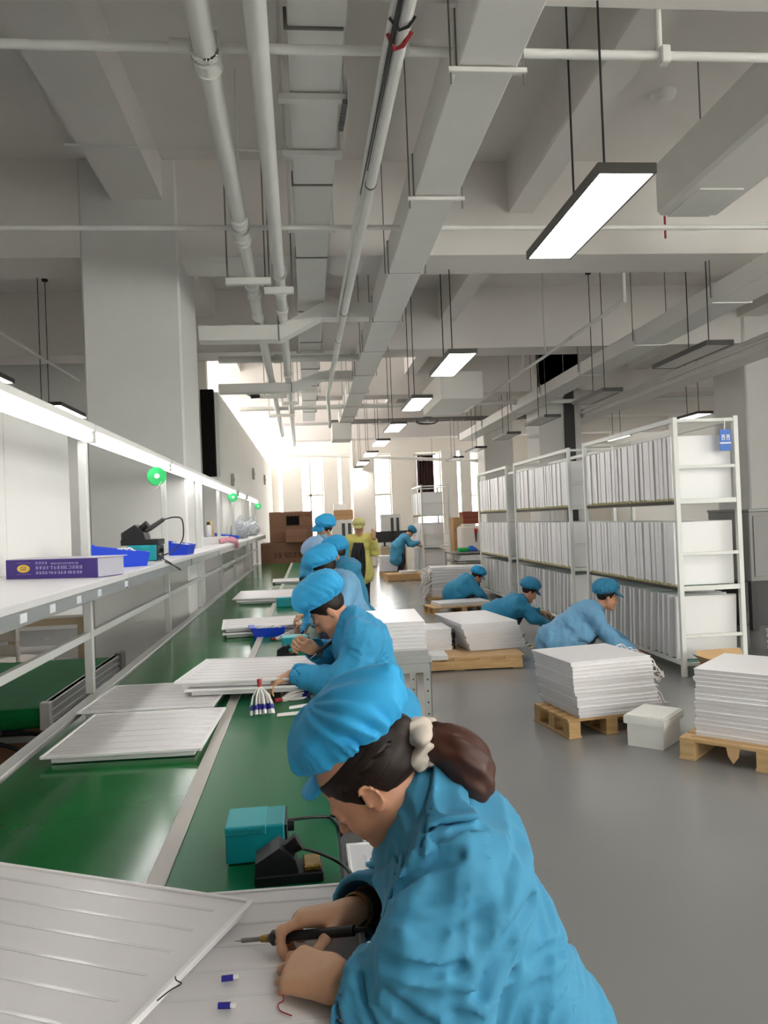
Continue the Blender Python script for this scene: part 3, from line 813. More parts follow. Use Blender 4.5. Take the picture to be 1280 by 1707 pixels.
glyph_row(.175, .245, .07, .012, 4, pb, seed=3); glyph_row(.26, .42, .068, .008, 16, pb, seed=4)
glyph_row(.175, .44, .045, .016, 13, pb, seed=5); glyph_row(.175, .44, .022, .014, 15, pb, seed=6)
def open_bin(name, label, c, w, dp, h, rz, m='bluebin', fill='white', group=None, low=.62):
    o = thing(name, label, 'bin', c, rz, group)
    t = .008
    g = MB()
    g.prism([(-w/2+.02, -dp/2+.02), (w/2-.02, -dp/2+.02), (w/2-.02, dp/2-.02), (-w/2+.02, dp/2-.02)], 0, t)
    g.build('bottom', m, o, local=True)
    def wall_(p, q, hh, hb):     # sloping side wall
        pass
    for nm_, (x0, y0), (x1, y1), h0, h1 in (('side_wall', (-w/2, -dp/2), (w/2, -dp/2), h, h*low), ('side_wall', (w/2, dp/2), (-w/2, dp/2), h*low, h), ('back_wall', (-w/2, dp/2), (-w/2, -dp/2), h, h), ('front_wall', (w/2, -dp/2), (w/2, dp/2), h*low, h*low)):
        k = (w/2-.02)/(w/2)
        bx0, by0, bx1, by1 = x0*k, y0*k, x1*k, y1*k
        i_ = .93
        vs = [(bx0, by0, 0), (bx1, by1, 0), (x1, y1, h1), (x0, y0, h0), (bx0*i_, by0*i_, t), (bx1*i_, by1*i_, t), (x1*i_, y1*i_, h1), (x0*i_, y0*i_, h0)]
        MB().add(vs, [(0, 1, 2, 3), (5, 4, 7, 6), (3, 2, 6, 7), (0, 3, 7, 4), (1, 5, 6, 2), (0, 4, 5, 1)]).build(nm_, m, o, local=True)
    MB().box((-w/2-.012, -dp/2-.008, h-.004), (-w/2+.03, dp/2+.008, h+.006), .002).build('rim', m, o, local=True)
    if fill:
        g = MB(); rnd = random.Random(len(label))
        for k in range(14):
            x, y_ = rnd.uniform(-w*.32, w*.3), rnd.uniform(-dp*.3, dp*.3)
            g.tube(spline([(x-.05, y_, h*.4), (x, y_+rnd.uniform(-.03, .03), h*.62+rnd.random()*.03), (x+.06, y_+.02, h*.4)], 4), .006, 5)
        g.build('contents', fill, o, local=True)['kind'] = 'stuff'
    return o
q = on_shelf(200, 946); open_bin('parts_bin', 'blue plastic parts bin right of the purple carton', (q.x-.03, q.y+.13, SZ), .34, .24, .13, math.radians(14), group='blue parts bins on the shelf')
q = on_shelf(292, 926); open_bin('parts_bin', 'blue plastic parts bin behind the teal station on the shelf', (q.x-.05, q.y+.13, SZ), .34, .24, .13, math.radians(-6), group='blue parts bins on the shelf')
# soldering station on the shelf with a holder on top
def station(c, rz, label, w=.15, dp=.125, h=.09, z=None):
    """teal soldering station: body, vents, front panel with knob"""
    o = thing('soldering_station', label, 'soldering station', c, rz)
    g = MB(); ch = .012
    prof = [(-dp/2, 0), (dp/2, 0), (dp/2, h), (-dp/2, h)]
    MB().box((-w/2, -dp/2, 0), (w/2-.006, dp/2, h), .004).build('body', 'teal', o, local=True)
    MB().box((-w/2-.001, -dp/2-.001, h-.022), (w/2-.05, dp/2+.001, h+.001), .003).build('top_cover', 'tealtop', o, local=True)
    for k in range(14): MB().box((-w/2+.006+.0062*k, -dp/2-.0025, h-.018), (-w/2+.0095+.0062*k, -dp/2-.0008, h-.006)).build('vent', 'teal', o, local=True)
    fp = MB().box((w/2-.006, -dp/2+.003, .003), (w/2, dp/2-.003, h-.003), .001).build('front_panel', 'blackplastic', o, local=True)
    MB().cyl((w/2, .015, h*.6), (w/2+.016, .015, h*.6), .013, n=14).build('knob', 'blackplastic', fp, local=True)
    MB().cyl((w/2, -.03, h*.35), (w/2+.012, -.03, h*.35), .009, n=10).build('socket', 'alu', fp, local=True)
    for x in (-w/2+.02, w/2-.02):
        for y_ in (-dp/2+.02, dp/2-.02): MB().cyl((x, y_, -.004), (x, y_, 0), .007, n=8).build('foot', 'blackplastic', o, local=True)
    return o
q = on_shelf(240, 936)
st2 = station((q.x, q.y+.08, SZ+.004), math.radians(-6), 'teal soldering station on the shelf with an iron stand on top', w=.2, dp=.16, h=.105)
def iron_stand(c, rz, label, s=1.0, tray=True, tip=None):
    o = thing('iron_stand', label, 'soldering stand', c, rz)
    g = MB().prism([(-.06*s, 0), (.022*s, 0), (.012*s, .042*s), (-.016*s, .066*s), (-.06*s, .04*s)], -.03*s, .03*s, Matrix(((1, 0, 0, 0), (0, 0, -1, 0), (0, 1, 0, 0), (0, 0, 0, 1))))
    g.build('body', 'blackplastic', o, local=True)
    MB().box((-.062*s, -.033*s, 0), (.062*s, .033*s, .018*s), .003).build('base', 'blackplastic', o, local=True)
    if tray: MB().box((.026*s, -.026*s, .018*s), (.058*s, .026*s, .028*s), .003).build('brass_sponge', 'brass', o, local=True)
    MB().cyl((-.005*s, 0, .05*s), (.02*s, 0, .064*s), .013*s, .017*s, n=12).build('holder_cup', 'blackplastic', o, local=True)
    return o
hs = iron_stand((q.x-.02, q.y+.08, SZ+.111), math.radians(-6), 'black iron stand on top of the teal station on the shelf', 2.1, tray=False)
ir = thing('soldering_iron', 'black soldering iron resting in the stand on the shelf with looping cable', 'soldering iron', (q.x, q.y, SZ+.2))
pA, pB = atY(248, 882, q.y+.05), atY(272, 866, q.y+.12)
MB().cyl(pA, pB, .018, .014).build('handle', 'blackplastic', ir)
MB().cyl(pA-(pB-pA)*.25, pA, .01, .016).build('collar', 'blackplastic', ir)
MB().tube(spline([pB, atY(292, 862, q.y+.2), atY(304, 868, q.y+.25), atY(304, 900, q.y+.25), atY(285, 920, q.y+.15), atY(262, 928, q.y)], 8), .005, 6).build('cable', 'cable', ir)
o = thing('power_plug', 'black plug with a looping cord hanging over the shelf edge', 'plug', on_shelf(255, 935))
pq = on_shelf(252, 933)
MB().box((pq.x-.03, pq.y-.04, SZ), (pq.x+.03, pq.y+.04, SZ+.04), .012).build('plug_body', 'blackplastic', o)
MB().tube(spline([pq+Vector((.03, 0, .03)), atX(280, 936, -.93), atX(300, 950, -.91), atX(297, 946, -.91), atX(275, 936, -.93)], 8), .004, 6).build('cord', 'cable', o)
# cans, bottle and small stuff farther along the shelf
q = atX(350, 897, -1.25)
bxz = q.z
tb = thing('white_box', 'low white box on the shelf under the spray can', 'box', (q.x, q.y, SZ))
MB().box((-1.45, q.y-.25, SZ), (-1.06, q.y+.35, bxz), .004).build('box_body', 'shelfboard', tb)
MB().box((-1.455, q.y-.255, bxz), (-1.055, q.y+.355, bxz+.012), .002).build('lid', 'white', tb)
bxz += .012
def can(px, m, cap, label, r, h, nm_='spray_can'):
    p = atX(px, 890, -1.25)
    o = thing(nm_, label, 'can' if 'can' in nm_ else 'bottle', (p.x, q.y, bxz))
    MB().lathe([(0, 0), (r, 0), (r, h*.72), (r*.55, h*.82), (r*.5, h*.84), (0, h*.84)], (p.x, q.y, bxz), n=18).build('can_body', m, o)
    MB().lathe([(r*.6, h*.8), (r*.62, h), (0, h)], (p.x, q.y, bxz), n=16).build('cap', cap, o)
can(349, 'bottletan', 'gold', 'tan spray can standing on the shelf beside a white bottle', .05, .2)
q0y = q.y; q.y -= .1
can(362, 'bottle', 'blackplastic', 'white bottle with a black cap on the shelf', .036, .19, 'bottle')
q.y = q0y
q = on_shelf(376, 905); open_bin('parts_bin', 'blue parts bin with white strips near the middle of the shelf', (-1.14, q.y+.75, SZ), .3, .2, .12, .3, group='blue parts bins on the shelf')
o = thing('work_glove', 'crumpled pinkish glove hanging over the shelf edge', 'glove', (-1.1, q.y-.1, SZ))
MB().tube(spline([(-1.1, q.y-.45, SZ+.03), (-1.0, q.y-.4, SZ+.05), (-.92, q.y-.35, SZ+.02), (-.9, q.y-.3, SZ-.06)], 5), [.03]*6+[.04]*5+[.028]*5, 8).build('glove', 'pink', o)
p = Vector((-1.1, 14.3, SZ))
o = thing('paper_sheet', 'white paper sheet overhanging the far shelf end', 'paper', (p.x, p.y, SZ))
MB().box((-1.0, p.y-.6, SZ+.001), (-.88, p.y+.3, SZ+.011)).build('sheet', 'white', o)

# ------------------------------------------------------------------ second conveyor and furniture in the left bay
cv = thing('belt_conveyor', 'short green belt conveyor with aluminium side rails in the left bay', 'conveyor', (-2, 5.5, 0))
cz = .6
rA, rB = atZ(72, 1172, cz+.03), atZ(210, 1086, cz+.03)
xr = (rA.x+rB.x)/2
y0, y1 = rA.y, rB.y
xl = xr-1.0
g = MB(); vs = []; n = 8
for k in range(n+1):
    t = math.pi*k/n
    for x in (xl, xr-.05): vs.append((x, y0+.05-.06*math.sin(t), cz-.06+.06*math.cos(t)))
for k in range(n+1):
    t = math.pi*k/n
    for x in (xl, xr-.05): vs.append((x, y1-.05+.06*math.sin(t), cz-.06-.06*math.cos(t)))
m_ = 2*(n+1)
g.add(vs, [((2*k) % (2*m_), (2*k+1) % (2*m_), (2*k+3) % (2*m_), (2*k+2) % (2*m_)) for k in range(m_)])
g.build('belt', 'beltold', cv)
for x in (xl-.05, xr-.05):
    r_ = MB()
    for zz, hh in ((cz-.1, .03), (cz-.055, .03), (cz-.01, .03)): r_.box((x, y0, zz), (x+.05, y1, zz+hh), .003)
    r_.box((x+.01, y0, cz-.1), (x+.04, y1, cz+.02))
    r_.build('side_rail', 'alu', cv)
for y in (y0+.15, (y0+y1)/2, y1-.2):
    for x in (xl-.02, xr-.05): MB().box((x-.02, y-.02, 0), (x+.02, y+.02, cz-.1), .003).build('leg', 'steelgrey', cv)
    MB().box((xl, y-.02, .2), (xr-.05, y+.02, .24)).build('cross_rail', 'steelgrey', cv)
MB().box((xr-.04, y1-.1, cz-.12), (xr+.02, y1+.02, cz+.035), .006).build('end_bracket', 'joint', cv)
MB().box((xr-.045, y0-.02, cz-.12), (xr+.015, y0+.03, cz+.035), .006).build('end_bracket', 'alulight', cv)
o = thing('cable_tangle', 'black cables tangled under the green belt conveyor', 'cable', (xr-.3, y0+.4, 0))
for k in range(4):
    MB().tube(spline([(xr-.6+.1*k, y0+.1, .45), (xr-.4+.1*k, y0+.3+.1*k, .2+.06*k), (xr-.2, y0+.2+.12*k, .12), (xr-.15, y0+.5, .4), (xr-.1, y0+.7, .5-.1*k)], 6), .014, 6).build('cable', 'cable', o)
o = thing('cardboard_box', 'brown cardboard box under the belt conveyor', 'box', (xr-.35, y0+1.1, 0))
MB().box((xr-.65, y0+.95, 0), (xr-.1, y0+1.5, .33), .005).build('box_body', 'carton', o)
MB().box((xr-.64, y0+1.22, .33), (xr-.11, y0+1.27, .334)).build('tape', 'cardboard', o)
# table with a lit white top, plastic chairs and dark door behind the shelf
tp = atZ(98, 1020, .75)
tbl = thing('side_table', 'wooden table with a bright white top in the left bay', 'table', (tp.x, tp.y, 0))
MB().box((tp.x-.75, tp.y-.35, .72), (tp.x+.35, tp.y+.65, .75), .004).build('table_top', 'white', tbl)
MB().box((tp.x-.75, tp.y-.35, .65), (tp.x+.35, tp.y-.33, .72)).build('apron', 'deskwood', tbl)
MB().box((tp.x-.7, tp.y-.3, .3), (tp.x+.3, tp.y+.6, .32)).build('lower_shelf', 'white', tbl)
for x in (tp.x-.71, tp.x+.31):
    for y in (tp.y-.31, tp.y+.61): MB().box((x-.03, y-.03, 0), (x+.03, y+.03, .72), .003).build('leg', 'deskwood', tbl)
def plastic_chair(c, rz, label):
    o = thing('plastic_chair', label, 'chair', c, rz, 'white plastic chairs in the left bay')
    MB().box((-.2, -.2, .42), (.2, .2, .445), .01).build('seat', 'chairplastic', o, local=True)
    for k in range(3): MB().box((-.2, .17, .5+.13*k), (.2, .2, .6+.13*k), .01).build('back_slat', 'chairplastic', o, local=True)
    for x in (-.18, .18):
        MB().cyl((x, .185, .44), (x, .2, .9), .016, n=8).build('back_post', 'chairplastic', o, local=True)
        for y in (-.17, .17): MB().cyl((x, y, .42), (x*1.15, y*1.15, 0), .02, .014, n=8).build('leg', 'chairplastic', o, local=True)
    return o
plastic_chair((-2.65, 7.4, 0), 2.6, 'white plastic chair just behind the green conveyor')
plastic_chair((-3.35, 7.3, 0), 3.3, 'white plastic chair at the left picture edge')
dp_ = thing('dark_cabinet', 'tall narrow dark cabinet beside the side table', 'cabinet', (tp.x+.55, tp.y+.9, 0))
MB().box((tp.x+.4, tp.y+.5, 0), (tp.x+.8, tp.y+.9, .98), .006).build('cabinet_body', 'screen', dp_)
MB().box((tp.x+.42, tp.y+.49, .05), (tp.x+.78, tp.y+.5, .95)).build('door', 'black', dp_)
o = thing('wood_stick', 'short wooden stick standing on the shelf behind the post', 'stick', (-1.51, 5.43, SZ))
MB().box((-1.53, 5.42, SZ), (-1.5, 5.445, SZ+.14), .002).build('stick', 'pallet', o)
# ================================================================== light panels, racks and pallets
def panel_mesh(w, d, t=.03, lip=.0035, up=True):
    """shallow tray: thin flange on top, smaller body beneath"""
    g = MB()
    g.box((-w/2+lip, -d/2+lip, 0), (w/2-lip, d/2-lip, t*.62))
    g.box((-w/2, -d/2, t*.62), (w/2, d/2, t), .0025)
    return g
PANEL = panel_mesh(.595, .595).mesh('panel_600', 'panel')
PANEL_B = panel_mesh(.64, .62, .026).mesh('panel_640', 'panel')
PANEL_L = panel_mesh(.64, 1.06, .027).mesh('panel_1140', 'panel')
PANEL_M = panel_mesh(.6, .88, .024).mesh('panel_880', 'panel')
PANEL_S = panel_mesh(.4, .5, .024).mesh('panel_500', 'panel')
def stack(c, rz, n, mesh, t, label, group, jit=.008, lean=(0, 0), top_label=None, seed=1):
    rnd = random.Random(seed)
    for k in range(n):
        o = link_mesh('light_panel', mesh)
        o.location = (c[0]+lean[0]*k+rnd.uniform(-jit, jit), c[1]+lean[1]*k+rnd.uniform(-jit, jit), c[2]+k*t)
        o.rotation_euler = (0, 0, rz+rnd.uniform(-.012, .012))
        tag(o, top_label if (top_label and k == n-1) else ('lowest '+label if k == 0 else label), 'light panel', group)
    return c[2]+n*t
def pallet(c, rz, w, d, h, label, near_board=False, m='pallet'):
    o = thing('wood_pallet', label, 'pallet', c, rz, 'wooden pallets')
    nb = 5
    for k in range(nb):
        y0 = -d/2+(d/nb)*k
        MB().box((-w/2, y0+.01, h-.02), (w/2, y0+d/nb-.012, h), .002).build('deck_board', m, o, local=True)
    for x in (-w/2+.05, 0, w/2-.05):
        if near_board:
            MB().box((x-.05, -d/2+.005, 0), (x+.05, d/2-.005, h-.02), .002).build('stringer', m, o, local=True)
        else:
            for y in (-d/2+.05, 0, d/2-.05): MB().box((x-.045, y-.045, .018), (x+.045, y+.045, h-.02), .002).build('block', m, o, local=True)
            MB().box((x-.05, -d/2, 0), (x+.05, d/2, .018), .002).build('bottom_board', m, o, local=True)
    if near_board:
        MB().box((-w/2, -d/2-.018, .012), (w/2, -d/2+.003, h-.02), .002).build('side_board', m, o, local=True)
        MB().box((-w/2, d/2-.003, .012), (w/2, d/2+.018, h-.02), .002).build('side_board', m, o, local=True)
        for k in range(5):
            x = -w/2+.12+(w-.24)*k/4
            MB().box((x-.06, -d/2-.012, h-.02), (x+.06, -d/2+.05, h), .002).build('deck_end', m, o, local=True)
    return o
# --- stack nearest the aisle (left of the foam box)
pallet((2.03, 5.62, 0), math.radians(9), .68, .56, .135, 'pale wooden pallet under the white stack left of the foam box')
S1 = 'panels stacked left of the foam box'
stack((2.09, 5.66, .136), math.radians(9), 15, PANEL_B, .0262, 'white light panel in the stack left of the foam box', S1, .006, (-.0035, 0), 'topmost white light panel of the stack left of the foam box', 2)
g = MB(); rnd = random.Random(5)
for k in range(46):
    z = .17+rnd.random()*.34; y = 5.45+rnd.random()*.5
    x = 2.40-.003*(z-.13)*40+.02+(y-5.66)*-.1
    L_ = rnd.uniform(.05, .15)
    g.tube(spline([(x-.03, y, z), (x+L_*.5, y+rnd.uniform(-.05, .05), z+rnd.uniform(-.01, .04)), (x+L_, y+rnd.uniform(-.06, .06), z+rnd.uniform(-.08, 0)), (x+L_*rnd.uniform(.3, 1.1), y+rnd.uniform(-.06, .06), z-rnd.uniform(.02, .09))], 4), .0042, 5)
o = g.build('cable_fringe', 'wire'); tag(o, 'tangle of white cable ends sticking out of the stack left of the foam box', 'cable', kind='stuff')
# --- right stack
dR = atZ(1280, 1290, 0)-atZ(1132, 1265, 0); aR = math.atan2(dR.y, dR.x)
cR = atZ(1132, 1265, 0); ex = Vector((math.cos(aR), math.sin(aR), 0)); ey = Vector((-math.sin(aR), math.cos(aR), 0))
cc = cR+ex*.5+ey*.38
pallet((cc.x, cc.y, 0), aR, 1.0, .76, .135, 'pale wooden block pallet at the right picture edge', m='palletpale')
kc = cR+ex*.42+ey*.4
o = thing('kraft_paper', 'torn brown paper sheet under the right stack with a hanging pointed tongue', 'paper', (kc.x, kc.y, .136), aR)
MB().box((-.36, -.34, 0), (.5, .34, .003)).build('sheet', 'kraft', o, local=True)
MB().add([(-.15, -.345, .003), (-.04, -.345, .003), (-.055, -.385, .0), (-.062, -.395, -.07), (-.095, -.398, -.115), (-.125, -.395, -.07), (-.14, -.385, 0)], [(0, 1, 2, 6), (6, 2, 3, 5), (5, 3, 4)]).build('hanging_tongue', 'kraft', o, local=True)
stack((kc.x-ex.x*.01, kc.y-ex.y*.01, .14), aR, 16, panel_mesh(.66, .62, .026).mesh('panel_660', 'panel'), .0265, 'white light panel in the stack at the right picture edge', 'panels stacked at the right picture edge', .007, (0, 0), 'topmost white light panel of the stack at the right picture edge', 3)
# --- foam box
f0, f1, f2 = atZ(1040, 1246, 0), atZ(1098, 1257, 0), atZ(1140, 1228, 0)
fa = math.atan2((f2-f1).y, (f2-f1).x)
fb = thing('foam_box', 'white foam box with lid on the floor between the two pallets', 'box', ((f0.x+f2.x)/2, (f0.y+f2.y)/2, 0), fa)
MB().prism([(-.155, -.12), (.155, -.12), (.16, .12), (-.16, .12)], 0, .15).build('box_body', 'foam', fb, local=True)
lid = MB().prism([(-.175, -.138), (.175, -.138), (.175, .138), (-.175, .138)], .15, .2).build('lid', 'foam', fb, local=True)
MB().box((-.165, -.128, .2), (.165, .128, .212), .01).build('lid_top', 'foam', lid, local=True)
# --- cardboard box between rack and right stack
q = atZ(1170, 1130, 0); q = atX(1195, 1100, 3.45)
cb_ = thing('open_carton', 'open brown cardboard box beside the rack foot behind the right stack', 'box', (3.7, 6.62, 0), .05)
MB().box((-.22, -.17, 0), (.22, .17, .012)).build('bottom', 'cardboard', cb_, local=True)
for lo, hi in (((-.22, -.17, .012), (-.214, .17, .2)), ((.214, -.17, .012), (.22, .17, .2)), ((-.214, .164, .012), (.214, .17, .2)), ((-.214, -.17, .012), (.214, -.164, .2))): MB().box(lo, hi).build('side', 'cardboard', cb_, local=True)
MB().add([(-.22, .17, .2), (.22, .17, .2), (.22, .24, .27), (-.22, .24, .27)], [(0, 1, 2, 3)]).build('flap', 'kraft', cb_, local=True)
MB().add([(-.22, -.17, .2), (-.22, .17, .2), (-.31, .15, .26), (-.31, -.15, .26)], [(0, 1, 2, 3)]).build('flap', 'kraft', cb_, local=True)
# --- middle pallet
pallet((1.5, 8.32, 0), math.radians(-3), 1.3, .82, .125, 'long wooden pallet in the middle of the aisle under a leaning stack', near_board=True)
o = thing('cardboard_sheet', 'brown cardboard sheet laid on the middle pallet', 'cardboard', (1.8, 8.33, .126), math.radians(-3)); MB().box((-.42, -.42, 0), (.38, .4, .006)).build('sheet', 'kraft', o, local=True)
stack((1.93, 8.82, .133), math.radians(6), 11, PANEL_L, .0272, 'long white light panel in the leaning stack on the middle pallet', 'panels on the middle pallet', .006, (-.0105, -.004), 'topmost long white light panel of the leaning stack on the middle pallet', 4)
stack((1.28, 8.62, .126), .05, 10, PANEL_S, .0245, 'white light panel in the small stack behind the steel table', 'panels in the small stack on the middle pallet', .006, seed=5)
stack((1.17, 8.02, .126), -.03, 2, panel_mesh(.38, .3, .024).mesh('panel_380', 'panel'), .0245, 'small white panel lying at the front of the middle pallet', 'small panels at the front of the middle pallet', .004, seed=6)
g = MB(); rnd = random.Random(9)
for k in range(18):
    z = .16+rnd.random()*.2; x = 1.485; y = 8.45+.1*rnd.random()
    g.tube(spline([(x, y, z), (x+.04, y-.02, z+.01), (x+.05, y-.05, z-.05)], 3), .004, 4)
tag(g.build('cable_fringe', 'cable'), 'dark cable ends on the small stack behind the steel table', 'cable', kind='stuff')
# --- steel table with panels
TX0, TX1, TY0, TY1, TZ = .2, .715, 4.74, 5.5, .735
tb = thing('steel_table', 'grey steel table with perforated angle legs carrying a white stack', 'table', ((TX0+TX1)/2, (TY0+TY1)/2, 0))
MB().box((TX0, TY0, TZ-.045), (TX1, TY1, TZ), .003).build('table_top', 'steelgrey', tb)
MB().box((TX0+.02, TY0-.002, TZ-.1), (TX1-.02, TY0+.02, TZ-.045)).build('apron', 'steelgrey', tb)
MB().box((TX1-.022, TY0+.02, TZ-.1), (TX1-.002, TY1-.02, TZ-.045)).build('apron', 'steelgrey', tb)
for x in (TX0+.03, TX1-.03):
    for y in (TY0+.03, TY1-.03):
        s_ = 1 if x > .4 else -1
        lg = MB().box((x-.025, y-.025, 0), (x+.025, y-.021, TZ-.045)).box((x+s_*.021-.002, y-.025, 0), (x+s_*.021+.002, y+.025, TZ-.045)).build('leg', 'steelgrey', tb)
        for k in range(9): MB().cyl((x, y-.0262, .1+.07*k), (x, y-.0248, .1+.07*k), .006, n=8).build('hole', 'black', lg)
o = thing('steel_tray', 'shallow grey tray on the steel table under the white stack', 'tray', (.45, 5.2, TZ)); MB().box((.225, 4.8, TZ), (.69, 5.48, TZ+.012), .003).build('tray_base', 'black', o); MB().box((.22, 4.775, TZ), (.7, 4.79, TZ+.03)).build('tray_rim', 'steelgrey', o)
stack((.44, 5.2, TZ+.013), math.radians(-2), 8, panel_mesh(.55, .68, .023).mesh('panel_840', 'panel'), .0235, 'white light panel in the stack on the steel table', 'panels on the steel table', .005, (0, 0), 'topmost white light panel of the stack on the steel table', 7)
# --- far pallets and stacks
pallet((2.4, 12.72, 0), math.radians(8), 1.05, .6, .13, 'dark low pallet with a single panel farther down the aisle')
stack((2.43, 12.74, .131), math.radians(8), 2, panel_mesh(.85, .52, .03).mesh('panel_850', 'panel'), .03, 'single white panel on the dark low pallet', 'panels on the low pallet', .005, seed=8)
pallet((2.4, 20.02, 0), math.radians(4), 1.0, .7, .18, 'flat brown pallet on the floor far down the aisle', near_board=True)
stack((2.48, 20.05, .181), .06, 2, PANEL_S, .03, 'white panel on the brown pallet far down the aisle', 'panels on the far brown pallet', .005, seed=9)
cs = thing('low_pallet', 'low dark pallet under the corded stack beside the third crouching worker', 'pallet', (2.72, 14.75, 0)); 
for k in range(4): MB().box((2.2, 14.4+.2*k, .06), (3.25, 14.58+.2*k, .09)).build('deck_board', 'pallet', cs)
for x in (2.25, 2.72, 3.2): MB().box((x-.04, 14.4, 0), (x+.04, 15.18, .06)).build('bearer', 'pallet', cs)
stack((2.75, 14.8, .091), -.08, 20, panel_mesh(.98, .62, .027).mesh('panel_980', 'panel'), .0272, 'white panel in the corded stack beside the third crouching worker', 'panels in the corded stack', .012, seed=10)
g = MB(); rnd = random.Random(11)
for k in range(170):
    z = .1+rnd.random()*.5; y = 14.5+rnd.random()*.6
    x = 2.26+.08*(y-14.5)
    L_ = rnd.uniform(.06, .2)
    g.tube(spline([(x, y, z), (x-L_*.6, y+rnd.uniform(-.08, .08), z+rnd.uniform(-.02, .05)), (x-L_, y+rnd.uniform(-.1, .1), z-rnd.uniform(0, .1))], 3), .008, 4)
tag(g.build('cable_fringe', 'wire'), 'thick bunch of pale cable ends on the corded stack far down the aisle', 'cable', kind='stuff')
# long low stacks in front of the far rack, under a dark tabletop
lt = thing('low_trolley', 'low dark-topped trolley loaded with flat panels before the far rack', 'trolley', (4.0, 17.6, 0))
for z in (.12, .34, .56, .74): MB().box((3.15, 17.2, z), (5.2, 18.2, z+.03)).build('tier', 'joint', lt)
for x in (3.17, 5.18):
    for y in (17.22, 18.18): MB().box((x-.02, y-.02, 0), (x+.02, y+.02, .74)).build('leg', 'steelgrey', lt)
for zi, z in enumerate((.151, .371, .591)):
    for k in range(4): 
        o = link_mesh('light_panel', PANEL_L); o.location = (3.6+.02*k, 17.7, z+.03*k); o.rotation_euler = (0, 0, 0); tag(o, 'white panel lying flat in the low trolley before the far rack', 'light panel', 'panels in the low trolley')
        o = link_mesh('light_panel', PANEL_L); o.location = (4.6-.02*k, 17.7, z+.03*k); tag(o, 'white panel lying flat in the low trolley before the far rack', 'light panel', 'panels in the low trolley')
# ================================================================== racks
def rack(y0, y1, n_top, n_mid, n_bot, which, seed, x0=3.41, x1=4.05, ztop=2.43, sign=False, span=1.0):
    rnd = random.Random(seed)
    o = thing('storage_rack', 'white steel storage rack full of upright panels, %s' % which, 'rack', ((x0+x1)/2, (y0+y1)/2, 0), group='racks of light panels')
    ps = .045
    for y in (y0, y1-ps):
        for x in (x0, x1-ps): MB().box((x, y, 0), (x+ps, y+ps, ztop), .003).build('post', 'rackwhite', o)
        for z in (ztop-.05, 1.945, 1.615, 1.13, .8, .36, .1):
            MB().box((x0+ps, y+.005, z), (x1-ps, y+ps-.005, z+(.045 if z in (1.615, .8) else .03)), .002).build('end_rail', 'rackwhite', o)
    for x in (x0, x1-ps):
        MB().box((x+.004, y0+ps, ztop-.05), (x+ps-.004, y1-ps, ztop-.005), .002).build('top_beam', 'rackwhite', o)
    for z in (1.66, .845, .145):
        MB().box((x0+.02, y0+ps+.002, z-.045), (x0+.045, y1-ps-.002, z-.01)).build('shelf_beam', 'rackwhite' if z < .2 else 'combdark', o)
        MB().box((x1-.045, y0+ps+.002, z-.045), (x1-.02, y1-ps-.002, z-.01)).build('shelf_beam', 'rackwhite', o)
        MB().box((x0+.05, y0+ps, z-.018), (x1-.05, y1-ps, z-.008)).build('shelf_board', 'glassgreen', o)
        if z > .2:
            g = MB()
            nteeth = int((y1-y0-.1)/.045)
            for k in range(nteeth):
                y = y0+ps+.01+k*.045
                g.box((x0+.012, y, z-.016), (x0+.05, y+.013, z+.014))
            g.build('comb_strip', 'combyellow', o)['kind'] = 'stuff'
            MB().box((x0+.018, y0+ps, z-.03), (x0+.05, y1-ps, z-.0125)).build('comb_base', 'combdark', o)
    tiers = ((1.66, n_top, 'top', .02), (.845, n_mid, 'middle', .03), (.145, n_bot, 'bottom', .0))
    for z, n, nm_, j in tiers:
        L_ = y1-y0-2*ps-.06
        for k in range(n):
            y = y0+ps+.03+L_*(k+.5)/n+rnd.uniform(-.012, .012)
            lean = rnd.uniform(-.012, .012) if nm_ != 'bottom' else rnd.uniform(.05, .12)
            p = link_mesh('light_panel', RPANEL[rnd.randrange(2)+(2 if nm_ == 'bottom' else 0)])
            p.location = (x0+.02+(rnd.uniform(-.006, .008) if nm_ != 'bottom' else rnd.uniform(-.012, .03))+(0.0 if nm_ != 'bottom' else -.01), y, z)
            p.rotation_euler = (lean, 0, rnd.uniform(-.018, .018) if nm_ != 'bottom' else rnd.uniform(-.05, .05))
            lab = 'white light panel standing in the %s tier of the %s' % (nm_, {'nearest': 'nearest rack', 'second': 'second rack', 'third': 'third rack', 'far': 'far rack'}[which.split()[0]])
            if k == 0: lab = 'foremost '+lab
            if k == n-1: lab = 'rearmost '+lab
            tag(p, lab, 'light panel', 'panels in the %s tier of the rack, %s' % (nm_, which))
    return o
def rpanel(w, h, t=.03):
    g = MB()
    g.box((0, -.006, 0), (w, .0, h))               # sheet
    for lo, hi in (((0, 0, 0), (.012, t-.006, h)), ((w-.012, 0, 0), (w, t-.006, h)), ((.012, 0, 0), (w-.012, t-.006, .012)), ((.012, 0, h-.012), (w-.012, t-.006, h))): g.box(lo, hi)
    return g
RPANEL = [rpanel(.585, .6, t_).mesh('upright_panel', 'panelframe') for t_ in (.066, .074, .034, .04)]
rack(6.98, 9.42, 25, 26, 17, 'nearest the camera', 21)
rack(9.98, 12.72, 28, 29, 18, 'second from the camera', 22)
rack(13.22, 15.5, 23, 23, 14, 'third from the camera', 23)
rack(20.3, 22.1, 12, 12, 7, 'far one beside the bending worker', 24, x0=atY(704, 900, 20.3).x, x1=atY(752, 900, 20.3).x, ztop=2.45)
